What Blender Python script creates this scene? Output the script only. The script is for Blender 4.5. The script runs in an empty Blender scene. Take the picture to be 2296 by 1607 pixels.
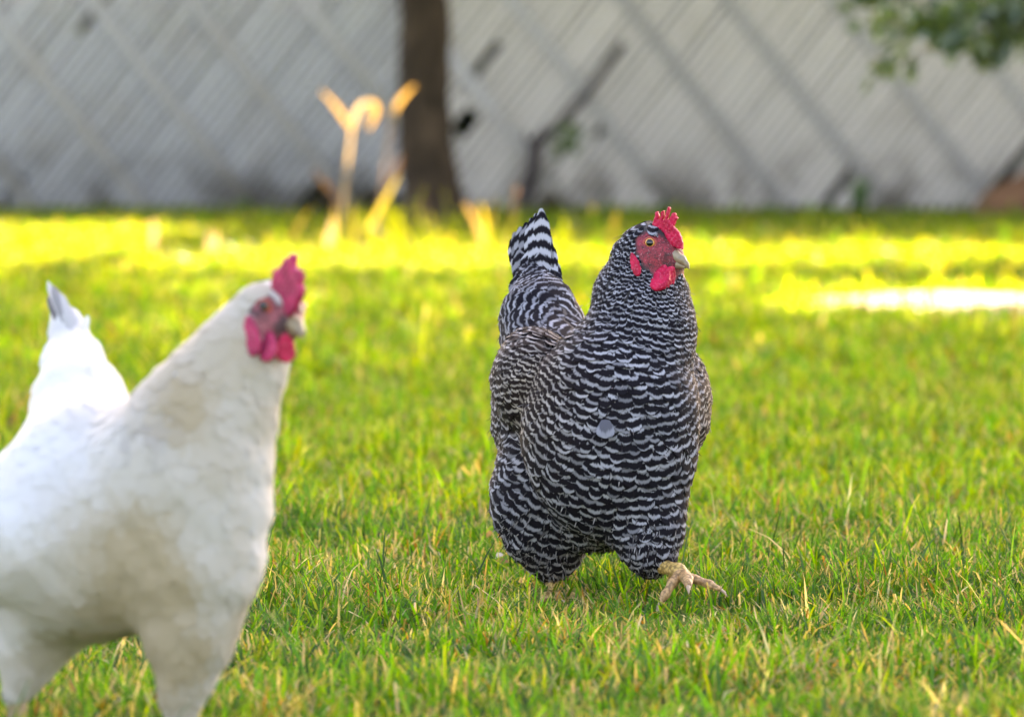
import bpy, math, random
import numpy as np
from mathutils import Vector, Matrix

R = math.radians
random.seed(7)
rng = np.random.default_rng(11)
scene = bpy.context.scene
COL = scene.collection

# ------------------------------------------------------------------ camera
F_PX = 2296 * 200 / 36.0          # focal length in pixels of a 2296 wide picture
HORIZON = 163.0
PITCH = math.atan((803 - HORIZON) / F_PX)
CAM_H = 0.60
cam_d = bpy.data.cameras.new('camera')
cam = bpy.data.objects.new('camera', cam_d)
COL.objects.link(cam)
cam.location = (0, 0, CAM_H)
cam.rotation_euler = (math.pi / 2 - PITCH, 0, 0)
cam_d.lens = 200
cam_d.sensor_width = 36
cam_d.clip_start = 0.1
cam_d.clip_end = 1200
cam_d.dof.use_dof = True
cam_d.dof.focus_distance = 6.40
cam_d.dof.aperture_fstop = 7.2
scene.camera = cam

# ------------------------------------------------------------------ light
SUN_EL, SUN_AZ = 26.0, 12.0       # the sun stands behind the fence, a little to the right
world = bpy.data.worlds.new('World')
scene.world = world
world.use_nodes = True
wn = world.node_tree.nodes
wl = world.node_tree.links
bg = wn['Background']
sky = wn.new('ShaderNodeTexSky')
sky.sky_type = 'NISHITA'
sky.sun_disc = False
sky.sun_elevation = R(SUN_EL)
sky.sun_rotation = R(SUN_AZ)
sky.air_density = 1.0
sky.dust_density = 2.5
sky.ozone_density = 1.0
wl.new(sky.outputs[0], bg.inputs[0])
bg.inputs[1].default_value = 0.07

sun_d = bpy.data.lights.new('sun', 'SUN')
sun = bpy.data.objects.new('sun', sun_d)
COL.objects.link(sun)
sun_d.energy = 4.0
sun_d.angle = R(0.53)
sun_d.color = (1.0, 0.90, 0.74)
_ce, _se = math.cos(R(SUN_EL)), math.sin(R(SUN_EL))
SUN_DIR = Vector((math.sin(R(SUN_AZ)) * _ce, math.cos(R(SUN_AZ)) * _ce, _se))
sun.rotation_euler = SUN_DIR.to_track_quat('Z', 'Y').to_euler()

scene.view_settings.view_transform = 'Standard'
scene.view_settings.look = 'None'
scene.view_settings.exposure = 3.95
scene.view_settings.use_white_balance = True
scene.view_settings.white_balance_temperature = 8050
scene.view_settings.white_balance_tint = 23
scene.view_settings.gamma = 1.0
scene.view_settings.use_curve_mapping = False
scene.cycles.use_denoising = True
scene.cycles.max_bounces = 8
scene.cycles.transparent_max_bounces = 8
scene.cycles.sample_clamp_indirect = 6.0

# ------------------------------------------------------------------ helpers
def ray(px, py):
    cx = (px - 1148) / F_PX
    cy = (803 - py) / F_PX
    f = np.array((0, math.cos(PITCH), -math.sin(PITCH)))
    u = np.array((0, math.sin(PITCH), math.cos(PITCH)))
    return f + cx * np.array((1.0, 0, 0)) + cy * u

def at(px, py, Y):
    d = ray(px, py)
    return np.array((0, 0, CAM_H)) + d * (Y / d[1])

def ground_at(px, py):
    d = ray(px, py)
    return np.array((0, 0, CAM_H)) + d * (CAM_H / -d[2])

def props(o, label=None, cat=None, group=None, kind=None):
    if label: o['label'] = label
    if cat: o['category'] = cat
    if group: o['group'] = group
    if kind: o['kind'] = kind
    return o

def empty(name, loc, label, cat, group=None):
    o = bpy.data.objects.new(name, None)
    o.empty_display_size = 0.1
    COL.objects.link(o)
    o.location = loc
    return props(o, label, cat, group)

def link(name, me, mat=None, parent=None, loc=(0, 0, 0)):
    o = bpy.data.objects.new(name, me)
    COL.objects.link(o)
    if mat is not None and len(me.materials) == 0:
        me.materials.append(mat)
    if parent is not None:
        o.parent = parent
    o.location = loc
    return o

def mesh_np(name, verts, faces, smooth=True, uv=None, attrs=None, color=None):
    """verts (n,3); faces (m,k) array or list of arrays; uv per vertex (n,2); attrs name->float per vertex; color (n,3)"""
    me = bpy.data.meshes.new(name)
    verts = np.asarray(verts, dtype=np.float32)
    blocks = faces if isinstance(faces, list) else [faces]
    blocks = [np.asarray(b, dtype=np.int32) for b in blocks if len(b)]
    nl = sum(b.size for b in blocks)
    nf = sum(len(b) for b in blocks)
    me.vertices.add(len(verts))
    me.vertices.foreach_set('co', verts.ravel())
    me.loops.add(nl)
    lv = np.concatenate([b.ravel() for b in blocks])
    me.loops.foreach_set('vertex_index', lv)
    me.polygons.add(nf)
    starts, tot = [], 0
    for b in blocks:
        starts.append(tot + np.arange(len(b)) * b.shape[1])
        tot += b.size
    me.polygons.foreach_set('loop_start', np.concatenate(starts).astype(np.int32))
    me.update(calc_edges=True)
    me.validate()
    if smooth:
        me.polygons.foreach_set('use_smooth', np.ones(len(me.polygons), dtype=bool))
    if uv is not None:
        l = me.uv_layers.new(name='UVMap')
        idx = np.empty(len(me.loops), dtype=np.int32)
        me.loops.foreach_get('vertex_index', idx)
        l.data.foreach_set('uv', np.asarray(uv, dtype=np.float32)[idx].ravel())
    for k, a in (attrs or {}).items():
        at_ = me.attributes.new(k, 'FLOAT', 'POINT')
        at_.data.foreach_set('value', np.asarray(a, dtype=np.float32))
    if color is not None:
        at_ = me.attributes.new('tint', 'FLOAT_COLOR', 'POINT')
        c = np.ones((len(verts), 4), dtype=np.float32)
        c[:, :3] = color
        at_.data.foreach_set('color', c.ravel())
    return me

def wob(x, y, s=1.0, k=0.0):
    """cheap smooth noise about -1..1"""
    x = x * s; y = y * s
    return (np.sin(1.7 * x + 0.9 * y + k) + np.sin(-1.1 * x + 2.3 * y + 1.3 + 2 * k) + np.sin(3.1 * x + 1.3 * y + 4.1 + k)
            + np.sin(2.2 * x - 3.7 * y + 0.4 + 3 * k)) / 4.0 * 1.6

# ---- signed distance modelling (smooth unions of ellipsoids and round cones, meshed by surface nets)
def sd_prim(p, q):
    if q[0] == 'e':
        c, r = q[1], q[2]
        d = p - c
        k0 = np.sqrt(((d / r) ** 2).sum(-1)) + 1e-9
        k1 = np.sqrt(((d / (r * r)) ** 2).sum(-1)) + 1e-9
        return k0 * (k0 - 1) / k1
    a, b, ra, rb = q[1], q[2], q[3], q[4]
    ab = b - a
    t = np.clip(((p - a) @ ab) / max(ab @ ab, 1e-12), 0, 1)
    return np.sqrt(((p - a - t[..., None] * ab) ** 2).sum(-1)) - (ra + t * (rb - ra))

def sdf(prims, k, lump=0.0):
    def f(p):
        d = None
        for q in prims:
            e = sd_prim(p, q)
            if d is None: d = e
            else:
                kk = q[-1]['k'] if isinstance(q[-1], dict) else k
                h = np.maximum(kk - np.abs(d - e), 0) / kk
                d = np.minimum(d, e) - h * h * kk * 0.25
        if lump:
            x, y, z = p[..., 0], p[..., 1], p[..., 2]
            d = d + lump * (np.sin(95 * x + 40 * z + 1) * np.sin(70 * y - 60 * z) + 0.8 * np.sin(150 * z + 60 * x) * np.sin(120 * x - 50 * y + 2) + 0.45 * np.sin(260 * x + 130 * y) * np.sin(240 * z + 90 * x))
        return d
    return f

def grad(f, p, e=1e-3):
    g = np.stack([f(p + np.array(v) * e) - f(p - np.array(v) * e) for v in ((1, 0, 0), (0, 1, 0), (0, 0, 1))], -1)
    return g / (np.linalg.norm(g, axis=-1, keepdims=True) + 1e-12)

def surface_nets(f, lo, hi, h):
    n = [int(math.ceil((hi[i] - lo[i]) / h)) + 1 for i in range(3)]
    ax = [lo[i] + h * np.arange(n[i]) for i in range(3)]
    G = np.stack(np.meshgrid(*ax, indexing='ij'), -1)
    V = np.empty(n)
    for i in range(n[0]):
        V[i] = f(G[i])
    ins = V < 0
    cnt = np.zeros([m - 1 for m in n], dtype=np.int8)
    offs = [(i, j, k) for i in (0, 1) for j in (0, 1) for k in (0, 1)]
    for o in offs:
        cnt += ins[o[0]:n[0] - 1 + o[0], o[1]:n[1] - 1 + o[1], o[2]:n[2] - 1 + o[2]]
    act = (cnt > 0) & (cnt < 8)
    I = np.argwhere(act)
    vid = -np.ones(act.shape, dtype=np.int64)
    vid[act] = np.arange(len(I))
    acc = np.zeros((len(I), 3)); num = np.zeros(len(I))
    for o in offs:
        for a in range(3):
            if o[a]: continue
            q = list(o); q[a] = 1
            va = V[I[:, 0] + o[0], I[:, 1] + o[1], I[:, 2] + o[2]]
            vb = V[I[:, 0] + q[0], I[:, 1] + q[1], I[:, 2] + q[2]]
            m = (va < 0) != (vb < 0)
            t = np.where(m, va / (va - vb + 1e-12 * (va == vb)), 0)
            pt = np.array(o, dtype=float)[None, :].repeat(len(I), 0)
            pt[:, a] = t
            acc[m] += pt[m]; num[m] += 1
    P = (I + acc / np.maximum(num, 1)[:, None]) * h + np.array(lo)
    faces = []
    for a in range(3):
        b, c = (a + 1) % 3, (a + 2) % 3
        sl0 = [slice(None)] * 3; sl1 = [slice(None)] * 3
        sl0[a] = slice(0, n[a] - 1); sl1[a] = slice(1, n[a])
        ch = ins[tuple(sl0)] != ins[tuple(sl1)]
        E = np.argwhere(ch)
        ok = (E[:, b] > 0) & (E[:, c] > 0) & (E[:, b] < n[b] - 1) & (E[:, c] < n[c] - 1)
        E = E[ok]
        ids = []
        for db, dc in ((1, 1), (0, 1), (0, 0), (1, 0)):
            Q = E.copy(); Q[:, b] -= db; Q[:, c] -= dc
            ids.append(vid[Q[:, 0], Q[:, 1], Q[:, 2]])
        q = np.stack(ids, 1)
        flip = ~ins[E[:, 0], E[:, 1], E[:, 2]]
        q[flip] = q[flip][:, ::-1]
        faces.append(q)
    return P, np.concatenate(faces)

def prim_bounds(prims, pad):
    lo = np.full(3, 1e9); hi = np.full(3, -1e9)
    for q in prims:
        if q[0] == 'e':
            lo = np.minimum(lo, q[1] - q[2]); hi = np.maximum(hi, q[1] + q[2])
        else:
            for c, r in ((q[1], q[3]), (q[2], q[4])):
                lo = np.minimum(lo, c - r); hi = np.maximum(hi, c + r)
    return lo - pad, hi + pad

def sdf_mesh(name, prims, k, h, attrs=None, lump=0.0):
    f = sdf(prims, k, lump)
    lo, hi = prim_bounds(prims, max(3 * h, k * 0.5))
    P, Fc = surface_nets(f, lo, hi, h)
    for _ in range(2):
        P = P - grad(f, P, h * 0.25) * f(P)[:, None]
    return mesh_np(name, P, Fc, attrs={kk: fn(P) for kk, fn in (attrs or {}).items()}), P, Fc, f

def chain(pts):
    """pts: list of (vec, r) -> round cones"""
    return [('c', pts[i][0], pts[i + 1][0], pts[i][1], pts[i + 1][1]) for i in range(len(pts) - 1)]

def poly_sdf(P2, poly):
    poly = np.asarray(poly, float)
    d = np.full(len(P2), 1e9); s = np.ones(len(P2))
    n = len(poly)
    for i in range(n):
        a, b = poly[i], poly[i - 1]
        e = b - a; w = P2 - a
        t = np.clip((w @ e) / (e @ e), 0, 1)
        bb = w - t[:, None] * e
        d = np.minimum(d, (bb ** 2).sum(1))
        c1 = P2[:, 1] >= a[1]; c2 = P2[:, 1] < b[1]; c3 = e[0] * w[:, 1] > e[1] * w[:, 0]
        m = (c1 & c2 & c3) | (~c1 & ~c2 & ~c3)
        s[m] *= -1
    return s * np.sqrt(d)

def plate_mesh(name, poly, half, rnd, h, frame):
    """rounded flat plate from a 2D outline; frame = (origin, axis_u, axis_v, axis_w); outline in metres along u, v"""
    poly = np.asarray(poly, float)
    o, U, Vv, W = [np.asarray(a, float) for a in frame]
    def f(p):
        sh = p.shape[:-1]
        q = p.reshape(-1, 3)
        d2 = poly_sdf(q[:, :2], poly)
        lump = 0.0004 * np.sin(q[:, 0] * 900) * np.sin(q[:, 1] * 800)
        a = np.maximum(d2 + rnd, 0); b = np.maximum(np.abs(q[:, 2]) - half + rnd, 0)
        d = np.sqrt(a * a + b * b) + np.minimum(np.maximum(d2 + rnd, np.abs(q[:, 2]) - half + rnd), 0) - rnd + lump
        return d.reshape(sh)
    lo = np.array((poly[:, 0].min(), poly[:, 1].min(), -half)) - 3 * h
    hi = np.array((poly[:, 0].max(), poly[:, 1].max(), half)) + 3 * h
    P, Fc = surface_nets(f, lo, hi, h)
    return mesh_np(name, o + P[:, :1] * U + P[:, 1:2] * Vv + P[:, 2:3] * W, Fc)

# ------------------------------------------------------------------ materials
def mat(name):
    m = bpy.data.materials.new(name)
    m.use_nodes = True
    nt = m.node_tree
    for n in list(nt.nodes):
        nt.nodes.remove(n)
    out = nt.nodes.new('ShaderNodeOutputMaterial')
    return m, nt, out

class NT:
    def __init__(s, nt): s.nt = nt
    def n(s, t, **kw):
        n = s.nt.nodes.new('ShaderNode' + t)
        for k, v in kw.items(): setattr(n, k, v)
        return n
    def l(s, a, b): s.nt.links.new(a, b)
    def val(s, sock, v):
        if hasattr(v, 'is_output') or isinstance(v, bpy.types.NodeSocket): s.l(v, sock)
        else: sock.default_value = v
    def math(s, op, a, b=0.0, c=0.0):
        n = s.n('Math', operation=op)
        for i, v in enumerate((a, b, c)): s.val(n.inputs[i], v)
        return n.outputs[0]
    def mixc(s, f, a, b, mode='MIX'):
        n = s.n('Mix', data_type='RGBA', blend_type=mode)
        s.val(n.inputs[0], f)
        s.val(n.inputs[6], a if not isinstance(a, tuple) else (*a, 1)[:4])
        s.val(n.inputs[7], b if not isinstance(b, tuple) else (*b, 1)[:4])
        return n.outputs[2]
    def noise(s, vec, scale, detail=2.0, rough=0.5):
        n = s.n('TexNoise')
        if vec is not None: s.l(vec, n.inputs['Vector'])
        n.inputs['Scale'].default_value = scale
        n.inputs['Detail'].default_value = detail
        n.inputs['Roughness'].default_value = rough
        return n.outputs['Fac']
    def ramp(s, fac, stops):
        n = s.n('ValToRGB')
        e = n.color_ramp.elements
        while len(e) < len(stops): e.new(0.5)
        for i, (p, c) in enumerate(stops):
            e[i].position = p
            e[i].color = (*c, 1) if isinstance(c, tuple) else (c, c, c, 1)
        s.l(fac, n.inputs[0])
        return n.outputs[0]
    def smooth(s, v, lo, hi):
        n = s.n('MapRange', interpolation_type='SMOOTHSTEP')
        s.val(n.inputs[0], v); s.val(n.inputs[1], lo); s.val(n.inputs[2], hi)
        return n.outputs[0]
    def bsdf(s, col, rough=0.8, spec=0.3, sheen=0.0, normal=None, sss=0.0, radius=(0.01, 0.003, 0.002), scale=1.0):
        b = s.n('BsdfPrincipled')
        s.val(b.inputs['Base Color'], col if not isinstance(col, tuple) else (*col, 1)[:4])
        s.val(b.inputs['Roughness'], rough)
        b.inputs['Specular IOR Level'].default_value = spec
        b.inputs['Sheen Weight'].default_value = sheen
        if sss:
            b.inputs['Subsurface Weight'].default_value = sss
            b.inputs['Subsurface Radius'].default_value = radius
            b.inputs['Subsurface Scale'].default_value = scale
        if normal is not None: s.l(normal, b.inputs['Normal'])
        return b.outputs[0]
    def bump(s, h, strength=0.3, dist=0.01):
        b = s.n('Bump')
        b.inputs['Strength'].default_value = strength
        b.inputs['Distance'].default_value = dist
        s.l(h, b.inputs['Height'])
        return b.outputs[0]

def simple_mat(name, col, rough=0.7, spec=0.3, var=0.25, scale=30.0, sss=0.0, bump=0.0, sheen=0.0):
    m, nt, out = mat(name); N = NT(nt)
    tc = N.n('TexCoord').outputs['Object']
    f = N.noise(tc, scale, 4.0)
    c2 = tuple(min(1, c * (1 + var)) for c in col); c1 = tuple(c * (1 - var) for c in col)
    c = N.ramp(f, [(0.3, c1), (0.7, c2)])
    nrm = N.bump(N.noise(tc, scale * 2, 3.0), bump, 0.004) if bump else None
    N.l(N.bsdf(c, rough, spec, sheen, nrm, sss), out.inputs[0])
    return m

def tint_leaf_mat(name, trans=0.4, gloss=0.06, rough=0.45, through=(1.55, 1.35, 0.5)):
    """leaf or blade: colour comes from the per-vertex 'tint' attribute"""
    m, nt, out = mat(name); N = NT(nt)
    a = N.n('Attribute', attribute_name='tint').outputs['Color']
    d = N.n('BsdfDiffuse'); N.l(a, d.inputs[0])
    t = N.n('BsdfTranslucent')
    N.l(N.mixc(1.0, a, through, 'MULTIPLY'), t.inputs[0])
    mx = N.n('MixShader'); mx.inputs[0].default_value = trans
    N.l(d.outputs[0], mx.inputs[1]); N.l(t.outputs[0], mx.inputs[2])
    g = N.n('BsdfGlossy'); g.inputs['Roughness'].default_value = rough
    g.inputs['Color'].default_value = (1, 1, 1, 1)
    mx2 = N.n('MixShader'); mx2.inputs[0].default_value = gloss
    N.l(mx.outputs[0], mx2.inputs[1]); N.l(g.outputs[0], mx2.inputs[2])
    N.l(mx2.outputs[0], out.inputs[0])
    return m

GRASS = tint_leaf_mat('grass_blade', 0.48, 0.012, 0.4)
LEAF = tint_leaf_mat('leaf', 0.35, 0.07, 0.4)
STRAW = tint_leaf_mat('dry_straw', 0.45, 0.03, 0.5, (1.25, 1.15, 0.8))

def barred_mat(name, white=(0.31, 0.31, 0.345), black=(0.008, 0.007, 0.010), lo=0.02, hi=1.0, brown=True):
    """feather vane with pale and black bars; UV.x across the vane, UV.y bar count along it"""
    m, nt, out = mat(name); N = NT(nt)
    uv = N.n('UVMap', uv_map='UVMap').outputs[0]
    sx = N.n('SeparateXYZ'); N.l(uv, sx.inputs[0])
    u, v = sx.outputs[0], sx.outputs[1]
    rnd = N.n('Attribute', attribute_name='rnd').outputs['Fac']
    cb = N.n('CombineXYZ')
    N.l(N.math('MULTIPLY', u, 9.0), cb.inputs[0]); N.l(N.math('MULTIPLY', v, 0.8), cb.inputs[1]); N.l(N.math('MULTIPLY', rnd, 37.0), cb.inputs[2])
    fib = N.noise(cb.outputs[0], 1.0, 2.0)
    ph = N.math('ADD', v, N.math('MULTIPLY', N.math('MULTIPLY', u, u), 0.30))
    ph = N.math('ADD', ph, N.math('MULTIPLY', N.math('SUBTRACT', fib, 0.5), 0.42))
    s = N.math('SINE', N.math('MULTIPLY', ph, 2 * math.pi))
    k = N.smooth(s, lo, hi)
    shade = N.math('MULTIPLY', k, N.math('ADD', 0.38, N.math('MULTIPLY', rnd, 0.62)))
    wcol = N.mixc(N.n('Attribute', attribute_name='warm').outputs['Fac'], white, (0.42, 0.33, 0.24)) if brown else white
    bcol = N.mixc(N.n('Attribute', attribute_name='warm').outputs['Fac'], black, (0.022, 0.013, 0.009)) if brown else black
    c = N.mixc(shade, bcol, wcol)
    N.l(N.bsdf(c, 0.7, 0.06, 0.0), out.inputs[0])
    return m

BARRED = barred_mat('barred_feather')
BARRED_TAIL = barred_mat('barred_tail_feather', (0.40, 0.40, 0.435), lo=-0.35, hi=0.65)

def white_feather_mat():
    m, nt, out = mat('white_feather'); N = NT(nt)
    uv = N.n('UVMap', uv_map='UVMap').outputs[0]
    sx = N.n('SeparateXYZ'); N.l(uv, sx.inputs[0])
    rnd = N.n('Attribute', attribute_name='rnd').outputs['Fac']
    cream_shade = N.n('Attribute', attribute_name='warm').outputs['Fac']
    dark = N.n('Attribute', attribute_name='dark').outputs['Fac']
    c = N.mixc(cream_shade, (0.62, 0.62, 0.63), (0.37, 0.295, 0.19))  # cream neck plumage, plus breast and belly shading painted as beige
    c = N.mixc(N.math('MULTIPLY', rnd, 0.07), c, (0.40, 0.36, 0.32))
    c = N.mixc(dark, c, (0.06, 0.05, 0.055))
    b = N.bsdf(c, 0.6, 0.2, 0.1)
    t = N.n('BsdfTranslucent'); N.l(c, t.inputs[0])
    mx = N.n('MixShader'); mx.inputs[0].default_value = 0.15
    N.l(b, mx.inputs[1]); N.l(t.outputs[0], mx.inputs[2])
    N.l(mx.outputs[0], out.inputs[0])
    return m
WHITE = white_feather_mat()

def body_mat(name, base, face):
    """bird skin under the plumage; attribute 'face' marks the bare red face"""
    m, nt, out = mat(name); N = NT(nt)
    tc = N.n('TexCoord').outputs['Object']
    f = N.n('Attribute', attribute_name='face').outputs['Fac']
    sp = N.noise(tc, 520.0, 2.0)
    dk = tuple(c * 0.13 + 0.012 for c in face)
    red = N.mixc(N.smooth(N.noise(tc, 75.0, 3.0), 0.40, 0.66), face, dk)
    red = N.mixc(N.math('MULTIPLY', N.smooth(sp, 0.48, 0.64), 0.7), red, dk)
    red = N.mixc(N.math('MULTIPLY', N.smooth(N.noise(tc, 640.0, 1.0), 0.64, 0.72), 0.5), red, (0.42, 0.30, 0.32))
    c = N.mixc(f, base, red)
    nrm = N.bump(sp, 0.25, 0.003)
    N.l(N.bsdf(c, 0.6, 0.3, 0.0, nrm), out.inputs[0])
    return m

def comb_mat(name, deep, mid, pale):
    m, nt, out = mat(name); N = NT(nt)
    tc = N.n('TexCoord').outputs['Object']
    c = N.mixc(N.smooth(N.noise(tc, 75.0, 3.0), 0.36, 0.66), deep, mid)
    c = N.mixc(N.math('MULTIPLY', N.smooth(N.noise(tc, 420.0, 2.0), 0.52, 0.70), 0.5), c, pale)
    N.l(N.bsdf(c, 0.5, 0.2, 0.0, N.bump(N.noise(tc, 300.0, 2.0), 0.25, 0.002), 0.12), out.inputs[0])
    return m
COMB = simple_mat('comb_skin', (0.62, 0.008, 0.034), 0.5, 0.22, 0.2, 330.0, 0.08, 0.35)
COMB_PINK = simple_mat('pink_comb_skin', (0.46, 0.028, 0.095), 0.55, 0.2, 0.25, 200.0, 0.08, 0.3)
COMB = comb_mat('red_comb_skin', (0.34, 0.004, 0.028), (0.56, 0.012, 0.060), (0.58, 0.10, 0.15))
COMB_PINK = comb_mat('dull_pink_comb_skin', (0.28, 0.018, 0.06), (0.46, 0.035, 0.10), (0.48, 0.12, 0.17))
SHANK = simple_mat('shank_scales', (0.52, 0.31, 0.13), 0.55, 0.35, 0.30, 160.0, 0.1, 0.6)
SHANK_PALE = simple_mat('pale_shank_scales', (0.40, 0.27, 0.17), 0.55, 0.3, 0.25, 160.0, 0.0, 0.5)
CLAW = simple_mat('claw_horn', (0.40, 0.27, 0.18), 0.4, 0.4, 0.3, 200.0)
TOE = simple_mat('toe_skin', (0.60, 0.33, 0.21), 0.5, 0.35, 0.2, 160.0, 0.1, 0.5)

def scale_mat(name, col, dirt):
    m, nt, out = mat(name); N = NT(nt)
    tc = N.n('TexCoord').outputs['Object']
    v = N.n('TexVoronoi'); v.inputs['Scale'].default_value = 260.0; N.l(tc, v.inputs['Vector'])
    c = N.mixc(N.smooth(v.outputs['Distance'], 0.35, 0.75), col, tuple(x * 0.45 for x in col))
    c = N.mixc(N.math('MULTIPLY', N.smooth(N.noise(tc, 70.0, 3.0), 0.48, 0.7), 0.6), c, dirt)
    N.l(N.bsdf(c, 0.5, 0.35, 0.0, N.bump(v.outputs['Distance'], 0.7, -0.0015)), out.inputs[0])
    return m
SHANK = scale_mat('yellow_shank_scales', (0.56, 0.35, 0.11), (0.20, 0.12, 0.05))
TOE = scale_mat('toe_scales', (0.54, 0.31, 0.14), (0.24, 0.13, 0.06))

def beak_mat():
    m, nt, out = mat('beak_horn'); N = NT(nt)
    tc = N.n('TexCoord').outputs['Object']
    sp = N.noise(tc, 180.0, 3.0)
    c = N.mixc(N.math('MULTIPLY', N.smooth(sp, 0.50, 0.70), 0.75), (0.22, 0.155, 0.085), (0.06, 0.048, 0.042))
    c = N.mixc(N.math('MULTIPLY', N.smooth(N.noise(tc, 60.0), 0.45, 0.7), 0.6), c, (0.30, 0.24, 0.17))
    N.l(N.bsdf(c, 0.35, 0.45, 0.0, N.bump(sp, 0.15, 0.002)), out.inputs[0])
    return m
BEAK = beak_mat()

def eye_mat(name='eye', a=(0.42, 0.16, 0.03), b=(0.62, 0.30, 0.07)):
    m, nt, out = mat(name); N = NT(nt)
    z = N.n('SeparateXYZ'); N.l(N.n('TexCoord').outputs['Object'], z.inputs[0])
    r = N.math('DIVIDE', z.outputs[2], 0.0058)     # 1 at the front pole of the eyeball
    iris = N.ramp(N.noise(N.n('TexCoord').outputs['Object'], 700.0), [(0.3, a), (0.7, b)])
    c = N.mixc(N.smooth(r, 0.80, 0.83), iris, (0.004, 0.004, 0.004))
    c = N.mixc(N.smooth(r, 0.42, 0.36), c, (0.20, 0.04, 0.03))
    N.l(N.bsdf(c, 0.06, 0.6), out.inputs[0])
    return m
EYE = eye_mat()
EYE_BROWN = eye_mat('brown_eye', (0.12, 0.035, 0.015), (0.20, 0.065, 0.025))

# ------------------------------------------------------------------ light pattern on the lawn
COT = math.cos(R(SUN_EL)) / math.sin(R(SUN_EL))
SHX, SHY = COT * math.sin(R(SUN_AZ)), COT * math.cos(R(SUN_AZ))

def in_sun(xs, ys, soft=0.0):
    """the part of the lawn meant to be sunlit; crown leaves shading it are left out"""
    j = 0.10 * wob(xs, ys, 2.3)
    x = xs + j
    ys = ys - soft
    near = 17.3 - 0.55 * np.clip((x + 0.6) / 1.2, 0, 1) - 0.35 * np.clip((x - 0.3) / 0.6, 0, 1) + 0.55 * np.clip((x - 0.55) / 0.3, 0, 1)
    band = (ys > near + 0.25 * wob(xs, ys, 3.1, 2.0)) & (ys < 40)
    patch = (x > 0.62 + 0.2 * wob(xs, ys, 2, 5)) & (x < 4.2) & (ys > 13.75 + 0.10 * wob(xs, ys, 5)) & (ys < 15.35)
    return band | patch

# ------------------------------------------------------------------ ground, path
def ground_mat():
    m, nt, out = mat('lawn_soil'); N = NT(nt)
    pos = N.n('NewGeometry').outputs['Position']
    a = N.noise(pos, 14.0, 5.0); b = N.noise(pos, 1.3, 3.0)
    c = N.ramp(a, [(0.3, (0.05, 0.075, 0.012)), (0.55, (0.095, 0.14, 0.016)), (0.75, (0.20, 0.17, 0.06))])
    c = N.mixc(N.smooth(b, 0.4, 0.7), c, (0.07, 0.12, 0.014))
    N.l(N.bsdf(c, 0.95, 0.1, 0.0, N.bump(N.noise(pos, 60.0, 4.0), 0.8, 0.02)), out.inputs[0])
    return m

def height(x, y):
    return 0.010 * wob(x, y, 2.1) + 0.006 * wob(x, y, 5.3, 1.0)

gx = np.concatenate([[-600, -150, -40], np.linspace(-12, 12, 121), [40, 150, 600]])
gy = np.concatenate([[-600, -150, -40, -10], np.linspace(0, 28, 141), [40, 150, 600, 1000]])
GX, GY = np.meshgrid(gx, gy, indexing='ij')
fade = np.clip((14 - np.abs(GX)) / 3, 0, 1) * np.clip((30 - GY) / 3, 0, 1) * np.clip((GY + 4) / 3, 0, 1)
GZ = height(GX, GY) * fade - 0.004
ni, nj = GX.shape
idx = np.arange(ni * nj).reshape(ni, nj)
gf = np.stack([idx[:-1, :-1], idx[1:, :-1], idx[1:, 1:], idx[:-1, 1:]], -1).reshape(-1, 4)
props(link('ground', mesh_np('ground', np.stack([GX, GY, GZ], -1).reshape(-1, 3), gf), ground_mat()), 'lawn soil under the grass', kind='structure')

def path_edge(s):   # near and far edge of the pale bare strip, running in from the right
    near = 13.85 + 0.9 * np.clip((1.25 - s) / 0.6, 0, 1) ** 1.3
    far = 15.25 - 0.35 * np.clip((1.4 - s) / 0.8, 0, 1)
    return near, far
ps = np.linspace(0.76, 6.0, 70)
pn, pf = path_edge(ps)
pn = pn + 0.05 * wob(ps, ps, 6); pf = pf + 0.05 * wob(ps, ps * 0 + 3, 6)
pv = []
for i in range(len(ps)):
    for t in np.linspace(0, 1, 9):
        y = pn[i] * (1 - t) + pf[i] * t
        pv.append((ps[i], y, float(height(np.array(ps[i]), np.array(y))) + 0.004 + 0.006 * math.sin(math.pi * t) + 0.004 * random.random()))
pi = np.arange(len(ps) * 9).reshape(len(ps), 9)
pfc = np.stack([pi[:-1, :-1], pi[1:, :-1], pi[1:, 1:], pi[:-1, 1:]], -1).reshape(-1, 4)
PATH = simple_mat('pale_sand', (0.29, 0.20, 0.135), 0.95, 0.1, 0.25, 25.0, 0.0, 0.8)
props(link('path', mesh_np('path', pv, pfc), PATH), 'pale bare sandy strip in the lawn at the right', kind='structure')

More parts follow.
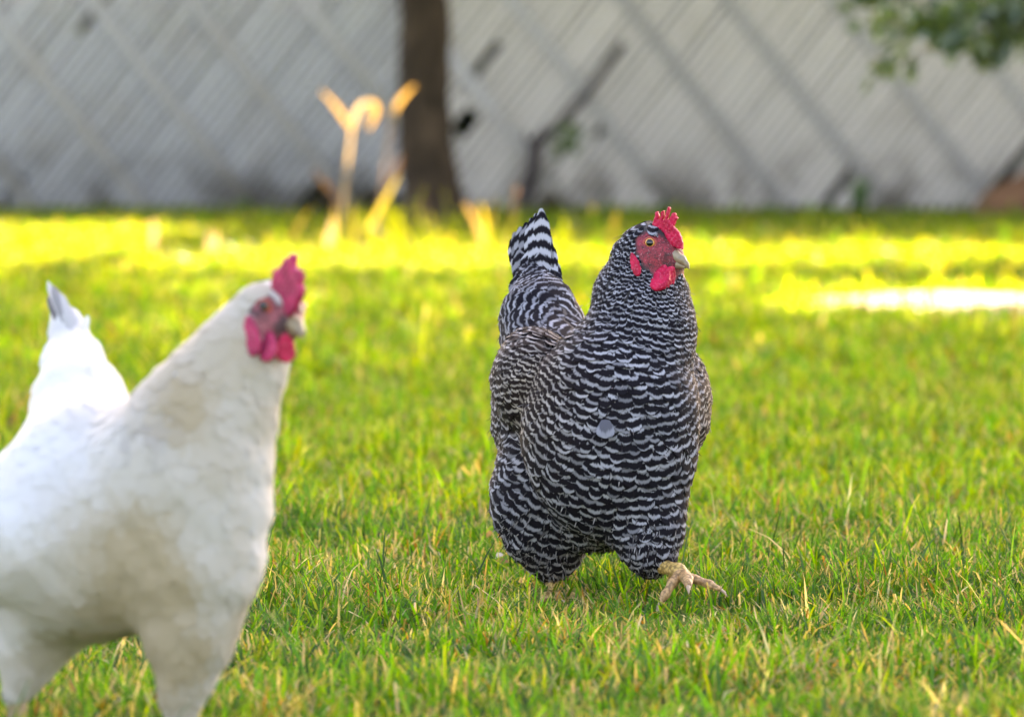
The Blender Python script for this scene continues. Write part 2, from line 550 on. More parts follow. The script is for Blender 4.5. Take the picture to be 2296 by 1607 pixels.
# ------------------------------------------------------------------ grass
def blades(n, x, y, L, W, lean, tint, tip, rs):
    """n grass blades as strips of 7 vertices; x, y, L, W, lean arrays; tint (n,3), tip (n,3)"""
    az = rs.uniform(0, 2 * math.pi, n)
    dx, dy = np.cos(az), np.sin(az)                 # leaning direction
    wa = az + math.pi / 2 + rs.normal(0, 0.5, n)
    wx, wy = np.cos(wa), np.sin(wa)
    z0 = height(x, y) - 0.006
    ts = np.array([0, 0.38, 0.72, 1.0]); ws = np.array([0.8, 1.0, 0.72, 0.0])
    blunt = rs.random(n) < 0.35
    V = np.zeros((n, 8, 3)); C = np.zeros((n, 8, 3))
    for i, (t, w) in enumerate(zip(ts, ws)):
        out = L * (lean * t + 0.9 * lean * t * t) * 0.62
        up = L * t * np.sqrt(np.clip(1 - (lean * 0.75 * t) ** 2, 0.1, 1))
        w_ = np.where(blunt & (i == 3), 0.45, w) * W * 0.5
        w_ = np.maximum(w_, 0.00015)
        for s, sg in enumerate((-1, 1)):
            V[:, 2 * i + s, 0] = x + dx * out + sg * wx * w_
            V[:, 2 * i + s, 1] = y + dy * out + sg * wy * w_
            V[:, 2 * i + s, 2] = z0 + up
            C[:, 2 * i + s] = tint if i < 3 else tip
    base = (np.arange(n) * 8)[:, None]
    F = np.concatenate([base + np.array(q) for q in ((0, 1, 3, 2), (2, 3, 5, 4), (4, 5, 7, 6))])
    return V.reshape(-1, 3), F, C.reshape(-1, 3)

PAL = np.array([(0.092, 0.280, 0.008), (0.172, 0.335, 0.009), (0.060, 0.200, 0.009), (0.042, 0.115, 0.036),
                (0.270, 0.350, 0.011), (0.48, 0.375, 0.15), (0.36, 0.18, 0.035), (0.60, 0.50, 0.29)])

def grass_zone(name, y0, y1, dens, Lr, Wr, probs, rs, margin=0.55, label=None):
    xm = (y1 * 1148 / F_PX) + margin
    n = int(dens * (y1 - y0) * 2 * xm)
    x = rs.uniform(-xm, xm, n); y = rs.uniform(y0, y1, n)
    keep = np.abs(x) < y * 1148 / F_PX + margin
    # tufts: thin the lawn a little in places
    keep &= rs.random(n) < 0.78 + 0.22 * wob(x, y, 9.0, 0.7)
    pn_, pf_ = path_edge(x)
    onpath = (x > 0.78) & (y > pn_ + 0.05 * wob(x, y, 8)) & (y < pf_)
    keep &= ~(onpath & (rs.random(n) > 0.07))
    x, y = x[keep], y[keep]; n = len(x)
    tuft = wob(x, y, 6.0, 0.3)
    L = rs.uniform(*Lr, n) * (1 + 0.35 * tuft)
    W = rs.uniform(*Wr, n)
    lean = np.clip(rs.normal(0.62, 0.34, n), 0.02, 1.25)
    dry = wob(x, y, 3.3, 2.0) + 0.7 * wob(x, y, 11.0, 4.0)
    p = np.array(probs, float)[None, :].repeat(n, 0)
    p[:, 5:] *= np.clip(1 + 0.9 * dry, 0.15, 3)[:, None]
    p[:, 3] *= np.clip(1 - 0.9 * dry, 0.1, 3)
    p /= p.sum(1, keepdims=True)
    pick = (rs.random(n)[:, None] > np.cumsum(p, 1)).sum(1).clip(0, 7)
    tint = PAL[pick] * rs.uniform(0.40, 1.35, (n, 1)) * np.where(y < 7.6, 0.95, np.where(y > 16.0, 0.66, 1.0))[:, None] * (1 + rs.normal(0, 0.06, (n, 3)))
    L = L * np.where(rs.random(n) < 0.05, rs.uniform(1.3, 2.1, n), 1.0)
    for fx_, fy_ in ((0.047, 6.40), (0.19, 6.27)):
        L = L * (1 - 0.65 * np.exp(-((x - fx_) ** 2 + ((y - fy_) * 0.5) ** 2) / 0.06 ** 2))
    isdry = pick >= 5
    L = np.where(isdry, L * 0.85, L); lean = np.where(isdry, lean * 1.35, lean)
    tipdry = rs.random(n) < 0.4
    tip = np.where(tipdry[:, None], np.array((0.42, 0.33, 0.16)), tint)
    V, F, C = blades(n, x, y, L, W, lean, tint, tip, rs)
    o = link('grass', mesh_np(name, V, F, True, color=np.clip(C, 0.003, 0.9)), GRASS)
    return props(o, label, kind='stuff')

rs = np.random.default_rng(5)
#          mid   light deep  teal  yellow straw orange pale
near_p = (0.20, 0.11, 0.25, 0.15, 0.045, 0.135, 0.04, 0.10)
mid_p = (0.20, 0.30, 0.05, 0.01, 0.30, 0.09, 0.02, 0.03)
far_p = (0.17, 0.32, 0.04, 0.00, 0.36, 0.07, 0.02, 0.02)
grass_zone('grass_near', 4.4, 5.9, 13000, (0.020, 0.046), (0.0022, 0.0040), near_p, rs, label='blurred mown grass nearest the camera, straw and green blades')
grass_zone('grass_focus', 5.9, 7.6, 17000, (0.018, 0.044), (0.0018, 0.0036), near_p, rs, label='sharp mown grass around the striding hen, green with straw blades')
grass_zone('grass_mid', 7.6, 11.0, 7500, (0.022, 0.048), (0.0030, 0.0055), mid_p, rs, 0.9, label='soft green grass in the middle of the lawn')
grass_zone('grass_far', 11.0, 16.5, 3000, (0.028, 0.060), (0.005, 0.009), far_p, rs, 1.4, label='yellow green grass farther back on the lawn')
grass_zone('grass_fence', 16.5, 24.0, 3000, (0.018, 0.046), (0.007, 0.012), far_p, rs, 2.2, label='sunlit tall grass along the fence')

# ------------------------------------------------------------------ fence of diagonal slats
FY = 24.0
SL_A = R(52)
def slat_mat(name, col, var):
    m, nt, out = mat(name); N = NT(nt)
    tc = N.n('TexCoord').outputs['Object']
    rnd = N.n('ObjectInfo').outputs['Random']
    pos = N.n('NewGeometry').outputs['Position']
    z = N.n('SeparateXYZ'); N.l(pos, z.inputs[0])
    c = N.mixc(N.math('MULTIPLY', rnd, var), col, tuple(v * 0.45 for v in col))
    mp = N.n('Mapping'); mp.inputs['Scale'].default_value = (60, 60, 2.5); N.l(tc, mp.inputs[0])
    c = N.mixc(N.math('MULTIPLY', N.smooth(N.noise(mp.outputs[0], 1.0, 4.0), 0.45, 0.75), 0.35), c, tuple(v * 0.6 for v in col))
    big = N.noise(pos, 2.2, 3.0)
    c = N.mixc(N.math('MULTIPLY', N.smooth(big, 0.5, 0.75), 0.45), c, (0.27, 0.22, 0.17))
    splash = N.math('MULTIPLY', N.smooth(z.outputs[2], 0.35, 0.02), N.smooth(N.noise(pos, 5.0, 3.0), 0.40, 0.62))
    c = N.mixc(N.math('MULTIPLY', splash, 0.8), c, (0.075, 0.06, 0.045))
    N.l(N.bsdf(c, 0.8, 0.2), out.inputs[0])
    return m
SLAT = slat_mat('weathered_white_slat', (0.60, 0.545, 0.515), 0.22)
SLAT_SHADED = slat_mat('shaded_grey_slat', (0.42, 0.41, 0.425), 0.28)  # darker copy: tree shade on the left panel put into the slat colour
BATTEN = slat_mat('grey_batten', (0.37, 0.35, 0.345), 0.3)
POST = slat_mat('grey_post', (0.22, 0.22, 0.22), 0.3)

def box_np(sx, sy, sz, bev=0.0):
    """box with base at z=0, bevelled long edges"""
    b = min(bev, sx * 0.4, sy * 0.4)
    ring = [(-sx / 2 + b, -sy / 2), (sx / 2 - b, -sy / 2), (sx / 2, -sy / 2 + b), (sx / 2, sy / 2 - b), (sx / 2 - b, sy / 2), (-sx / 2 + b, sy / 2), (-sx / 2, sy / 2 - b), (-sx / 2, -sy / 2 + b)]
    v = [(x, y, 0) for x, y in ring] + [(x, y, sz) for x, y in ring]
    q = [(i, (i + 1) % 8, 8 + (i + 1) % 8, 8 + i) for i in range(8)]
    return v, [np.array(q), np.array([list(range(7, -1, -1)), list(range(8, 16))])]

fence = empty('fence', (0, FY, 0), 'weathered whitish fence of diagonal slats running behind the whole lawn', 'fence')
v, f = box_np(0.0305, 0.012, 1.0, 0.004)
slat_me = mesh_np('slat', v, f, False); slat_me.materials.append(SLAT)
slat_shaded_me = slat_me.copy(); slat_shaded_me.materials[0] = SLAT_SHADED
v, f = box_np(0.052, 0.014, 1.0, 0.003)
batten_me = mesh_np('batten', v, f, False); batten_me.materials.append(BATTEN)

# places where a slat is snapped or missing: (px, py centre, length in px along the slat)
GAPS = [(1384, 128, 60), (1090, 135, 100), (1045, 275, 60), (190, 50, 60), (205, 25, 50), (1895, 405, 120), (1885, 425, 90),
        (30, 420, 70), (2275, 380, 190), (2235, 430, 120), (1345, 290, 40), (690, 440, 70)]
def fx(px): return (px - 1148) / F_PX * FY
def fz(py): return CAM_H - (py - HORIZON) / F_PX * FY
STEP_X = -0.37                      # left panel lower than right; unseen heights shaped for the shadows they cast
pitch_x = 0.0375 / math.sin(SL_A)
cs, sn = math.cos(SL_A), math.sin(SL_A)
def add_piece(me, name, x0, z0, ln, ang, yoff):
    if ln < 0.02: return
    o = link(name, me, None, fence, (x0, yoff, z0))
    o.rotation_euler = (0, ang, 0)
    o.scale = (1, 1, ln)
rf = random.Random(3)
for (xa, xb, H) in ((-3.9, STEP_X - 0.03, 1.16), (STEP_X + 0.03, 4.1, 2.40)):
    k0 = int((xa - H / math.tan(SL_A)) / pitch_x); k1 = int(xb / pitch_x)
    for k in range(k0, k1 + 1):
        xb0 = k * pitch_x
        s0 = 0.03 / sn
        if xb0 < xa: s0 = max(s0, (xa - xb0) / cs)
        s1 = min(H / sn, (xb - xb0) / cs)
        if s1 - s0 < 0.08: continue
        segs = [(s0, s1)]
        for (gxp, gyp, gl) in GAPS:
            gx_, gz_ = fx(gxp), fz(gyp)
            sc_ = (gx_ - xb0) * cs + gz_ * sn
            off = abs((gx_ - xb0) * sn - gz_ * cs)
            if off < 0.021:
                hl = gl / F_PX * FY * 0.5
                new = []
                for a, b in segs:
                    if sc_ - hl > a: new.append((a, min(b, sc_ - hl)))
                    if sc_ + hl < b: new.append((max(a, sc_ + hl), b))
                segs = new
        for a, b in segs:
            jy = rf.uniform(-0.002, 0.002)
            add_piece(slat_me if H > 1.5 else slat_shaded_me, 'slat', xb0 + a * cs, a * sn, b - a, math.pi / 2 - SL_A + rf.uniform(-0.004, 0.004), jy)
    # battens cross the slats the other way
    for bp in range(330 - 240 * 5, 3600, 240):
        x0 = fx(bp + rf.uniform(-12, 12))
        s0 = 0.0; s1 = H / sn
        # x = x0 - s*cs, stays in the panel
        if x0 > xb: s0 = (x0 - xb) / cs
        s1 = min(s1, (x0 - xa) / cs)
        if s1 - s0 < 0.1: continue
        add_piece(batten_me, 'batten', x0 - s0 * cs, s0 * sn, s1 - s0, -(math.pi / 2 - SL_A), -0.0155)
    v, f = box_np(xb - xa, 0.05, 0.05, 0.004)
    link('top_rail', mesh_np('top_rail', v, f, False), POST, fence, ((xa + xb) / 2, 0.0, H))
v, f = box_np(0.07, 0.07, 1.0, 0.006)
post_me = mesh_np('post', v, f, False); post_me.materials.append(POST)
for px_, hh in ((-3.95, 1.26), (-2.1, 1.14), (STEP_X, 2.50), (1.85, 2.38), (4.15, 2.50)):
    o = link('post', post_me, None, fence, (px_, 0.06, -0.05))
    o.scale = (1, 1, hh + 0.05)

# ------------------------------------------------------------------ leaves, trees, hedge
def leaf_cloud(name, P, size, tint, rs_, droop=0.3):
    """leaves of four triangles, folded along the midrib, at points P"""
    n = len(P)
    a = rs_.normal(size=(n, 3)); a[:, 2] -= droop
    a /= np.linalg.norm(a, axis=1, keepdims=True)
    b = rs_.normal(size=(n, 3)); b -= (b * a).sum(1, keepdims=True) * a
    b /= np.linalg.norm(b, axis=1, keepdims=True)
    c = np.cross(a, b)
    s = (size * rs_.uniform(0.6, 1.3, n))[:, None]
    V = np.stack([P, P + a * s * 0.45 + b * s * 0.30 + c * s * 0.06, P + a * s, P + a * s * 0.45 - b * s * 0.30 + c * s * 0.06], 1).reshape(-1, 3)
    base = (np.arange(n) * 4)[:, None]
    F = np.concatenate([base + np.array((0, 1, 2)), base + np.array((0, 2, 3))])
    return mesh_np(name, V, F, False, color=np.repeat(tint, 4, 0))

def limb(name, pts, parent, material, seg=10, rough=0.08):
    """bark tube through (x,y,z,r) points with lumps"""
    pts = np.array(pts, float)
    m = 8
    T = np.linspace(0, len(pts) - 1, (len(pts) - 1) * m + 1)
    C = np.stack([np.interp(T, np.arange(len(pts)), pts[:, i]) for i in range(4)], 1)
    d = np.gradient(C[:, :3], axis=0); d /= np.linalg.norm(d, axis=1, keepdims=True)
    ref = np.array((0.31, 0.95, 0.05)) if abs(d[0, 2]) > 0.5 else np.array((0, 0, 1.0))
    V = []
    for i in range(len(C)):
        u = np.cross(d[i], ref); u /= np.linalg.norm(u); w = np.cross(d[i], u)
        for k in range(seg):
            an = 2 * math.pi * k / seg
            r = C[i, 3] * (1 + rough * math.sin(3 * an + i * 0.35) + rough * 0.6 * random.uniform(-1, 1))
            V.append(C[i, :3] + r * (math.cos(an) * u + math.sin(an) * w))
    F = [(i * seg + k, i * seg + (k + 1) % seg, (i + 1) * seg + (k + 1) % seg, (i + 1) * seg + k) for i in range(len(C) - 1) for k in range(seg)]
    caps = np.array([[k for k in range(seg)], [(len(C) - 1) * seg + k for k in range(seg)]])
    return link(name, mesh_np(name, V, [np.array(F), caps]), material, parent)

def bark_mat(name, c1, c2):
    m, nt, out = mat(name); N = NT(nt)
    tc = N.n('TexCoord').outputs['Object']
    mp = N.n('Mapping'); mp.inputs['Scale'].default_value = (1, 1, 0.22); N.l(tc, mp.inputs[0])
    f = N.noise(mp.outputs[0], 45.0, 5.0, 0.6)
    c = N.ramp(f, [(0.35, c1), (0.65, c2)])
    c = N.mixc(N.smooth(N.noise(tc, 7.0), 0.5, 0.7), c, tuple(v * 1.3 for v in c2))
    N.l(N.bsdf(c, 0.9, 0.15, 0.0, N.bump(f, 0.8, 0.02)), out.inputs[0])
    return m
BARK = bark_mat('dark_bark', (0.022, 0.015, 0.010), (0.062, 0.040, 0.026))
BARK2 = bark_mat('grey_bark', (0.05, 0.04, 0.03), (0.13, 0.11, 0.085))
TWIG = bark_mat('dead_twig_bark', (0.020, 0.016, 0.018), (0.055, 0.042, 0.042))

rt = np.random.default_rng(21)
def crown_points(blobs, n):
    P = []
    vol = np.array([r[0] * r[1] * r[2] for _, r in blobs]); vol = vol / vol.sum()
    for (c, r), w in zip(blobs, vol):
        m = int(n * w)
        q = rt.normal(size=(m, 3)); q /= np.linalg.norm(q, axis=1, keepdims=True)
        q *= (rt.random(m) ** 0.45)[:, None]
        P.append(np.array(c) + q * np.array(r))
    P = np.concatenate(P)
    xs, ys = P[:, 0] - P[:, 2] * SHX, P[:, 1] - P[:, 2] * SHY
    low = P[:, 2] < 2.0
    return P[~in_sun(xs, ys, np.abs(rt.normal(0, 0.30, len(xs))) * (ys < 20)) & ~low]  # crowns cut to shape: leaves that would shade the lit area are dropped

LEAFPAL = np.array([(0.045, 0.095, 0.016), (0.065, 0.125, 0.020), (0.035, 0.075, 0.020), (0.085, 0.14, 0.03)])
def leaf_tints(n): return LEAFPAL[rt.integers(0, 4, n)] * rt.uniform(0.75, 1.25, (n, 1))

tx = (952 - 1148) / F_PX * 22.2
TY = 22.2
tree = empty('tree', (0, 0, 0), 'straight dark brown tree trunk in front of the fence, behind the dry stalks', 'tree')
limb('trunk', [(tx + 0.035, TY, -0.1, 0.145), (tx + 0.028, TY, 0.06, 0.122), (tx + 0.015, TY, 0.25, 0.108), (tx - 0.004, TY, 0.6, 0.100), (tx - 0.008, TY, 0.95, 0.097), (tx + 0.02, TY, 2.2, 0.092), (tx + 0.1, TY - 0.1, 3.6, 0.075), (tx + 0.3, TY - 0.2, 6.0, 0.03)], tree, BARK, 16)
for e in ((1.8, -1.2, 5.2), (-2.0, -0.6, 4.6), (0.9, 1.9, 5.4), (-0.6, -2.2, 5.5), (3.0, 0.2, 6.6)):
    limb('branch', [(tx + 0.05, TY - 0.05, 2.6, 0.06), (tx + e[0] * 0.5, TY + e[1] * 0.5, 2.6 + (e[2] - 2.6) * 0.6, 0.04), (tx + e[0], TY + e[1], e[2], 0.012)], tree, BARK, 8)
P = crown_points([((0.2, 21.5, 6.0), (3.6, 3.6, 3.2)), ((1.6, 20.6, 7.6), (3.6, 3.2, 2.6)), ((-1.4, 20.2, 5.6), (2.6, 3.0, 2.4)), ((2.2, 22.5, 9.3), (3.6, 3.2, 2.0))], 36000)
link('crown', leaf_cloud('crown', P, 0.20, leaf_tints(len(P)), rt), LEAF, tree)

T2 = (4.3, 20.2)
tree2 = empty('tree', (0, 0, 0), 'leafy tree at the right whose low drooping branches hang into the upper right corner', 'tree')
limb('trunk', [(T2[0], T2[1], -0.1, 0.20), (T2[0], T2[1], 1.2, 0.15), (T2[0] - 0.1, T2[1], 3.0, 0.12), (T2[0], T2[1] - 0.2, 6.5, 0.04)], tree2, BARK2, 14)
for e in ((-1.6, -1.0, 4.6), (1.6, -1.2, 5.2), (0.3, 1.7, 5.4), (-1.2, 1.0, 6.2)):
    limb('branch', [(T2[0], T2[1], 2.4, 0.07), (T2[0] + e[0] * 0.5, T2[1] + e[1] * 0.5, 3.8, 0.045), (T2[0] + e[0], T2[1] + e[1], e[2], 0.012)], tree2, BARK2, 8)
P = crown_points([((4.3, 19.6, 5.6), (3.4, 3.6, 3.0)), ((4.6, 19.2, 8.0), (3.0, 3.6, 2.4)), ((3.0, 17.4, 5.0), (2.4, 2.6, 2.4)), ((2.8, 22.7, 3.3), (2.0, 1.1, 0.9)), ((2.4, 21.9, 3.0), (1.5, 0.9, 0.7))], 30000)  # the two low rear blobs are added to shade the drooping sprays
link('crown', leaf_cloud('crown', P, 0.20, leaf_tints(len(P)), rt), LEAF, tree2)
# low sprays of leaves that reach into the picture
BY = 17.6
spray = []
sp_t = [(1935, 5, 38, 40), (1985, 60, 55, 45), (2060, 60, 80, 70), (2120, 90, 70, 110), (2200, 60, 110, 130), (2260, 20, 90, 130), (2240, 110, 60, 95), (2205, 140, 26, 55), (1985, 165, 48, 28), (2330, 60, 90, 120), (2420, 0, 130, 150), (2300, -80, 260, 110), (2080, -60, 170, 80)]
for (px_, py_, rpx, n_) in sp_t:
    c = at(px_ + 12, py_ - 26, BY + random.uniform(-0.25, 0.25))
    q = rt.normal(size=(n_, 3)) * np.array((rpx, rpx * 1.3, rpx * 0.62)) * 0.55 / F_PX * BY
    spray.append(c + q)
spray = np.concatenate(spray)
link('low_leaves', leaf_cloud('low_leaves', spray, 0.058, leaf_tints(len(spray)) * np.array((0.75, 0.80, 1.1)), rt, 0.8), LEAF, tree2)['kind'] = 'stuff'
for tpx, tpy in ((1950, 10), (1975, 165), (2080, 90), (2210, 150), (2180, 40)):
    e = at(tpx, tpy, BY); s_ = at(2520, -60, BY + 0.1); mid = (e * 0.55 + s_ * 0.45) + np.array((0, 0, 0.05))
    limb('branch', [(*s_, 0.012), (*mid, 0.007), (*e, 0.002)], tree2, BARK2, 6)
e = at(2520, -60, BY + 0.1)
limb('branch', [(T2[0], T2[1], 2.1, 0.05), ((T2[0] + e[0]) / 2, BY, 1.9, 0.03), (*e, 0.013)], tree2, BARK2, 8)

hedge = empty('hedge', (0, FY + 0.45, 0), 'dark clipped hedge added behind the fence as backing for its gaps', 'hedge')  # added so the gaps show dark instead of sunlit ground
n_ = 14000
P = np.stack([rt.uniform(-4.6, 5.2, n_), rt.uniform(-0.20, 0.16, n_), rt.uniform(0.0, 1.0, n_)], 1)
P[:, 2] *= np.where(P[:, 0] < STEP_X, 1.10, 1.90) + 0.04 * wob(P[:, 0], P[:, 1], 5)
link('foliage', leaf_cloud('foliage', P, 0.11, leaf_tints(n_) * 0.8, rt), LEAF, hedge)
HCORE = simple_mat('hedge_core', (0.022, 0.025, 0.02), 0.95, 0.05, 0.4, 9.0)  # solid dark filling added to keep sun from leaking through
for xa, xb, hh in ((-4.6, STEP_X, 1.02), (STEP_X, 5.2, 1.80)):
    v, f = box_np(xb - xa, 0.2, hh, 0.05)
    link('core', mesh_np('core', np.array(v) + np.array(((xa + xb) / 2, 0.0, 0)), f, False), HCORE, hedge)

# ------------------------------------------------------------------ feathers and hens
def rbf_field(C, val):
    C = np.asarray(C, float); n = len(C)
    D = np.linalg.norm(C[:, None] - C[None], axis=-1)
    A = np.zeros((n + 4, n + 4))
    A[:n, :n] = D; A[:n, n] = 1; A[:n, n + 1:] = C; A[n, :n] = 1; A[n + 1:, :n] = C.T
    A[:n, :n] -= np.eye(n) * 0.004
    w = np.linalg.solve(A, np.concatenate([val, np.zeros(4)]))
    def f(p):
        d = np.sqrt(((p[:, None] - C[None]) ** 2).sum(-1))
        return d @ w[:n] + w[n] + p @ w[n + 1:]
    return f

def num_grad(f, p, e=2e-3):
    return np.stack([(f(p + np.array(v) * e) - f(p - np.array(v) * e)) / (2 * e) for v in ((1, 0, 0), (0, 1, 0), (0, 0, 1))], -1)

def sample_surface(P, Fc, n, r_):
    T = np.concatenate([Fc[:, [0, 1, 2]], Fc[:, [0, 2, 3]]])
    a, b, c = P[T[:, 0]], P[T[:, 1]], P[T[:, 2]]
    ar = np.linalg.norm(np.cross(b - a, c - a), axis=1)
    i = r_.choice(len(T), n, p=ar / ar.sum())
    u, v = r_.random(n), r_.random(n)
    m = u + v > 1; u[m] = 1 - u[m]; v[m] = 1 - v[m]
    return a[i] + u[:, None] * (b[i] - a[i]) + v[:, None] * (c[i] - a[i])

def thin_out(P, rad, cap=9000):
    """variable radius dart throwing"""
    order = np.arange(len(P))
    cell = rad.max()
    grid = {}
    keep = []
    keys = np.floor(P / cell).astype(int)
    for i in order:
        kx, ky, kz = keys[i]
        ok = True
        for dx in (-1, 0, 1):
            for dy in (-1, 0, 1):
                for dz in (-1, 0, 1):
                    for j in grid.get((kx + dx, ky + dy, kz + dz), ()):
                        d = P[i] - P[j]
                        if d[0] * d[0] + d[1] * d[1] + d[2] * d[2] < rad[i] * rad[i]:
                            ok = False; break
                    if not ok: break
                if not ok: break
            if not ok: break
        if ok:
            grid.setdefault((kx, ky, kz), []).append(i)
            keep.append(i)
            if len(keep) >= cap: break
    return np.array(keep)

TROW = np.array([0.0, 0.30, 0.58, 0.82, 0.95, 1.0])
WROW = np.array([0.55, 0.95, 1.0, 0.80, 0.45, 0.10])
def plumage(name, f, root, d, nrm, Ln, Wd, phase, per, lift, r_, extra):
    """overlapping feathers that hug the body: root points, directions, normals, lengths, widths, bar phase"""
    n = len(root)
    side = np.cross(nrm, d)
    V = np.zeros((n, 6, 3, 3)); U = np.zeros((n, 6, 3, 2))
    off = np.zeros((n, 6, 3))
    for i, (t, w) in enumerate(zip(TROW, WROW)):
        for j, s in enumerate((-1, 0, 1)):
            V[:, i, j] = root + d * (Ln * t)[:, None] + side * (Wd * 0.5 * w * s)[:, None]
            U[:, i, j, 0] = s * w
            U[:, i, j, 1] = phase + Ln * t / per
            off[:, i, j] = 0.0007 + lift * t ** 1.3 - 0.035 * Wd * w * abs(s) * t
    p = V.reshape(-1, 3); o = off.reshape(-1)
    for _ in range(2):
        dist = f(p)
        p = p + grad(f, p) * (o - dist)[:, None]
    base = (np.arange(n) * 18)[:, None]
    q = [(i * 3 + j, i * 3 + j + 1, (i + 1) * 3 + j + 1, (i + 1) * 3 + j) for i in range(5) for j in range(2)]
    F = np.concatenate([base + np.array(a) for a in q])
    attrs = {k: np.repeat(a, 18) for k, a in extra.items()}
    return mesh_np(name, p, F, True, uv=U.reshape(-1, 2), attrs=attrs)

def quill(name, a, b, w, nrm, bend, per, ph, attrs, tipw=0.5, rows=9):
    """one long feather from a to b, w wide, vane facing nrm, with a shaft ridge"""
    a, b, nrm = np.asarray(a, float), np.asarray(b, float), np.asarray(nrm, float)
    ax = b - a; L = np.linalg.norm(ax); ax /= L
    side = np.cross(nrm, ax); side /= np.linalg.norm(side); up = np.cross(ax, side)
    V, U = [], []
    for i in range(rows):
        t = i / (rows - 1)
        wt = w * 0.5 * (0.45 + 0.55 * min(1, t * 2.2)) * (1 if t < 0.78 else math.sqrt(max(0.02, 1 - ((t - 0.78) / 0.225) ** 2)) * (1 - tipw * 0.25))
        c = a + ax * L * t + up * bend * L * (t * (1 - t) * 4 * 0.25)
        for s in (-1, -0.5, 0, 0.5, 1):
            V.append(c + side * wt * s - up * (abs(s) ** 1.4) * wt * 0.22 + up * (0.0006 if s == 0 else 0))
            U.append((s, ph + t * L / per))
    F = [(i * 5 + j, i * 5 + j + 1, (i + 1) * 5 + j + 1, (i + 1) * 5 + j) for i in range(rows - 1) for j in range(4)]
    n = len(V)
    return mesh_np(name, V, np.array(F), True, uv=np.array(U), attrs={k: np.full(n, x) for k, x in attrs.items()})

def eyeball(parent, c, out, r=0.0062, material=None):
    n, m = 20, 12
    V = [(0, 0, r)]
    for i in range(1, m):
        a = math.pi * i / m
        for k in range(n):
            V.append((r * math.sin(a) * math.cos(2 * math.pi * k / n), r * math.sin(a) * math.sin(2 * math.pi * k / n), r * math.cos(a)))
    V.append((0, 0, -r))
    Q = [(1 + i * n + k, 1 + i * n + (k + 1) % n, 1 + (i + 1) * n + (k + 1) % n, 1 + (i + 1) * n + k) for i in range(m - 2) for k in range(n)]
    T = [(0, 1 + (k + 1) % n, 1 + k) for k in range(n)] + [(len(V) - 1, 1 + (m - 2) * n + k, 1 + (m - 2) * n + (k + 1) % n) for k in range(n)]
    o = link('eye', mesh_np('eye', V, [np.array(Q), np.array(T)]), material or EYE, parent, c)
    o.rotation_euler = Vector(out).to_track_quat('Z', 'Y').to_euler()
    return o

class Bird:
    """maps picture pixels plus depth offset to the bird's own coordinates (metres, origin on the ground under it)"""
    def __init__(s, px, Y):
        g = at(px, HORIZON + F_PX * CAM_H / Y, Y)
        s.O = np.array((g[0], Y, 0.0)); s.Y = Y; s.S = F_PX / Y
    def p(s, px, py, dy=0.0): return at(px, py, s.Y + dy) - s.O
    def r(s, *a): return np.array(a, float) / s.S if len(a) > 1 else a[0] / s.S
    def e(s, px, py, dy, rx, rz, ry, k=None):
        q = ('e', s.p(px, py, dy), s.r(rx, ry, rz))
        return q if k is None else q + ({'k': k},)
    def ch(s, *pts, ks=None):
        q = chain([(s.p(a, b, c), s.r(d)) for a, b, c, d in pts])
        return q if ks is None else [x + ({'k': ks[min(i, len(ks) - 1)]},) for i, x in enumerate(q)]

def march(b, f, px, py, lift=0.0):
    """point of the bird's surface seen at a pixel, lifted towards the camera"""
    d = ray(px, py); d = d / np.linalg.norm(d)
    o = np.array((0, 0, CAM_H)) - b.O
    t = (b.Y - 0.35) / d[1]
    for _ in range(80):
        v = float(f((o + d * t)[None])[0])
        if v < 0.0003: break
        t += v * 0.8
        if t > b.Y + 0.6: break
    return o + d * (t - lift)

def dress(b, root_obj, f, P, Fc, field, per_clip, face_fn, material, rs_, cap, warm_fn, dark_fn, len_k=2.1, wid_k=1.55, space=0.62, lift=0.0022, speck_fn=None):
    S0 = sample_surface(P, Fc, 60000, rs_)
    gr = num_grad(field, S0); nrm = grad(f, S0)
    gr -= (gr * nrm).sum(1, keepdims=True) * nrm
    gm = np.linalg.norm(gr, axis=1)
    per = np.clip(1 / np.maximum(gm, 1e-6), *per_clip)
    dd = gr / (gm[:, None] + 1e-9)
    keep = (face_fn(S0) < 0.5) & (face_fn(S0 + dd * (per * 1.3)[:, None]) < 0.35)
    S0, gr, nrm, gm, per = S0[keep], gr[keep], nrm[keep], gm[keep], per[keep]
    k = thin_out(S0, per * space, cap)
    S0, gr, nrm, gm, per = S0[k], gr[k], nrm[k], gm[k], per[k]
    d = gr / (gm[:, None] + 1e-9)
    jit = rs_.normal(0, 0.13, (len(S0), 1)) * np.cross(nrm, d)
    d = d + jit; d /= np.linalg.norm(d, axis=1, keepdims=True)
    Ln = per * len_k * rs_.uniform(0.85, 1.15, len(S0)); Wd = per * wid_k * rs_.uniform(0.85, 1.15, len(S0))
    sp = speck_fn(S0) if speck_fn else np.zeros(len(S0))
    Wd = Wd * (1 - 0.40 * sp); Ln = Ln * (1 - 0.15 * sp)
    ph = field(S0) + rs_.normal(0, 0.13, len(S0)) + sp * rs_.uniform(-0.42, 0.42, len(S0))
    ph = ph + 0.22 * np.sin(S0[:, 0] * 95 + S0[:, 2] * 40) + 0.13 * np.sin(S0[:, 0] * -60 + S0[:, 2] * 85 + 1.0)
    lf = lift * per / 0.011 * rs_.uniform(0.5, 1.6, len(S0))
    me = plumage('plumage', f, S0, d, nrm, Ln, Wd, ph, per, lf, rs_,
                 {'rnd': rs_.random(len(S0)), 'warm': warm_fn(S0), 'dark': dark_fn(S0)})
    o = link('plumage', me, material, root_obj)
    o['kind'] = 'stuff'
    print('feathers', len(S0))
    return o

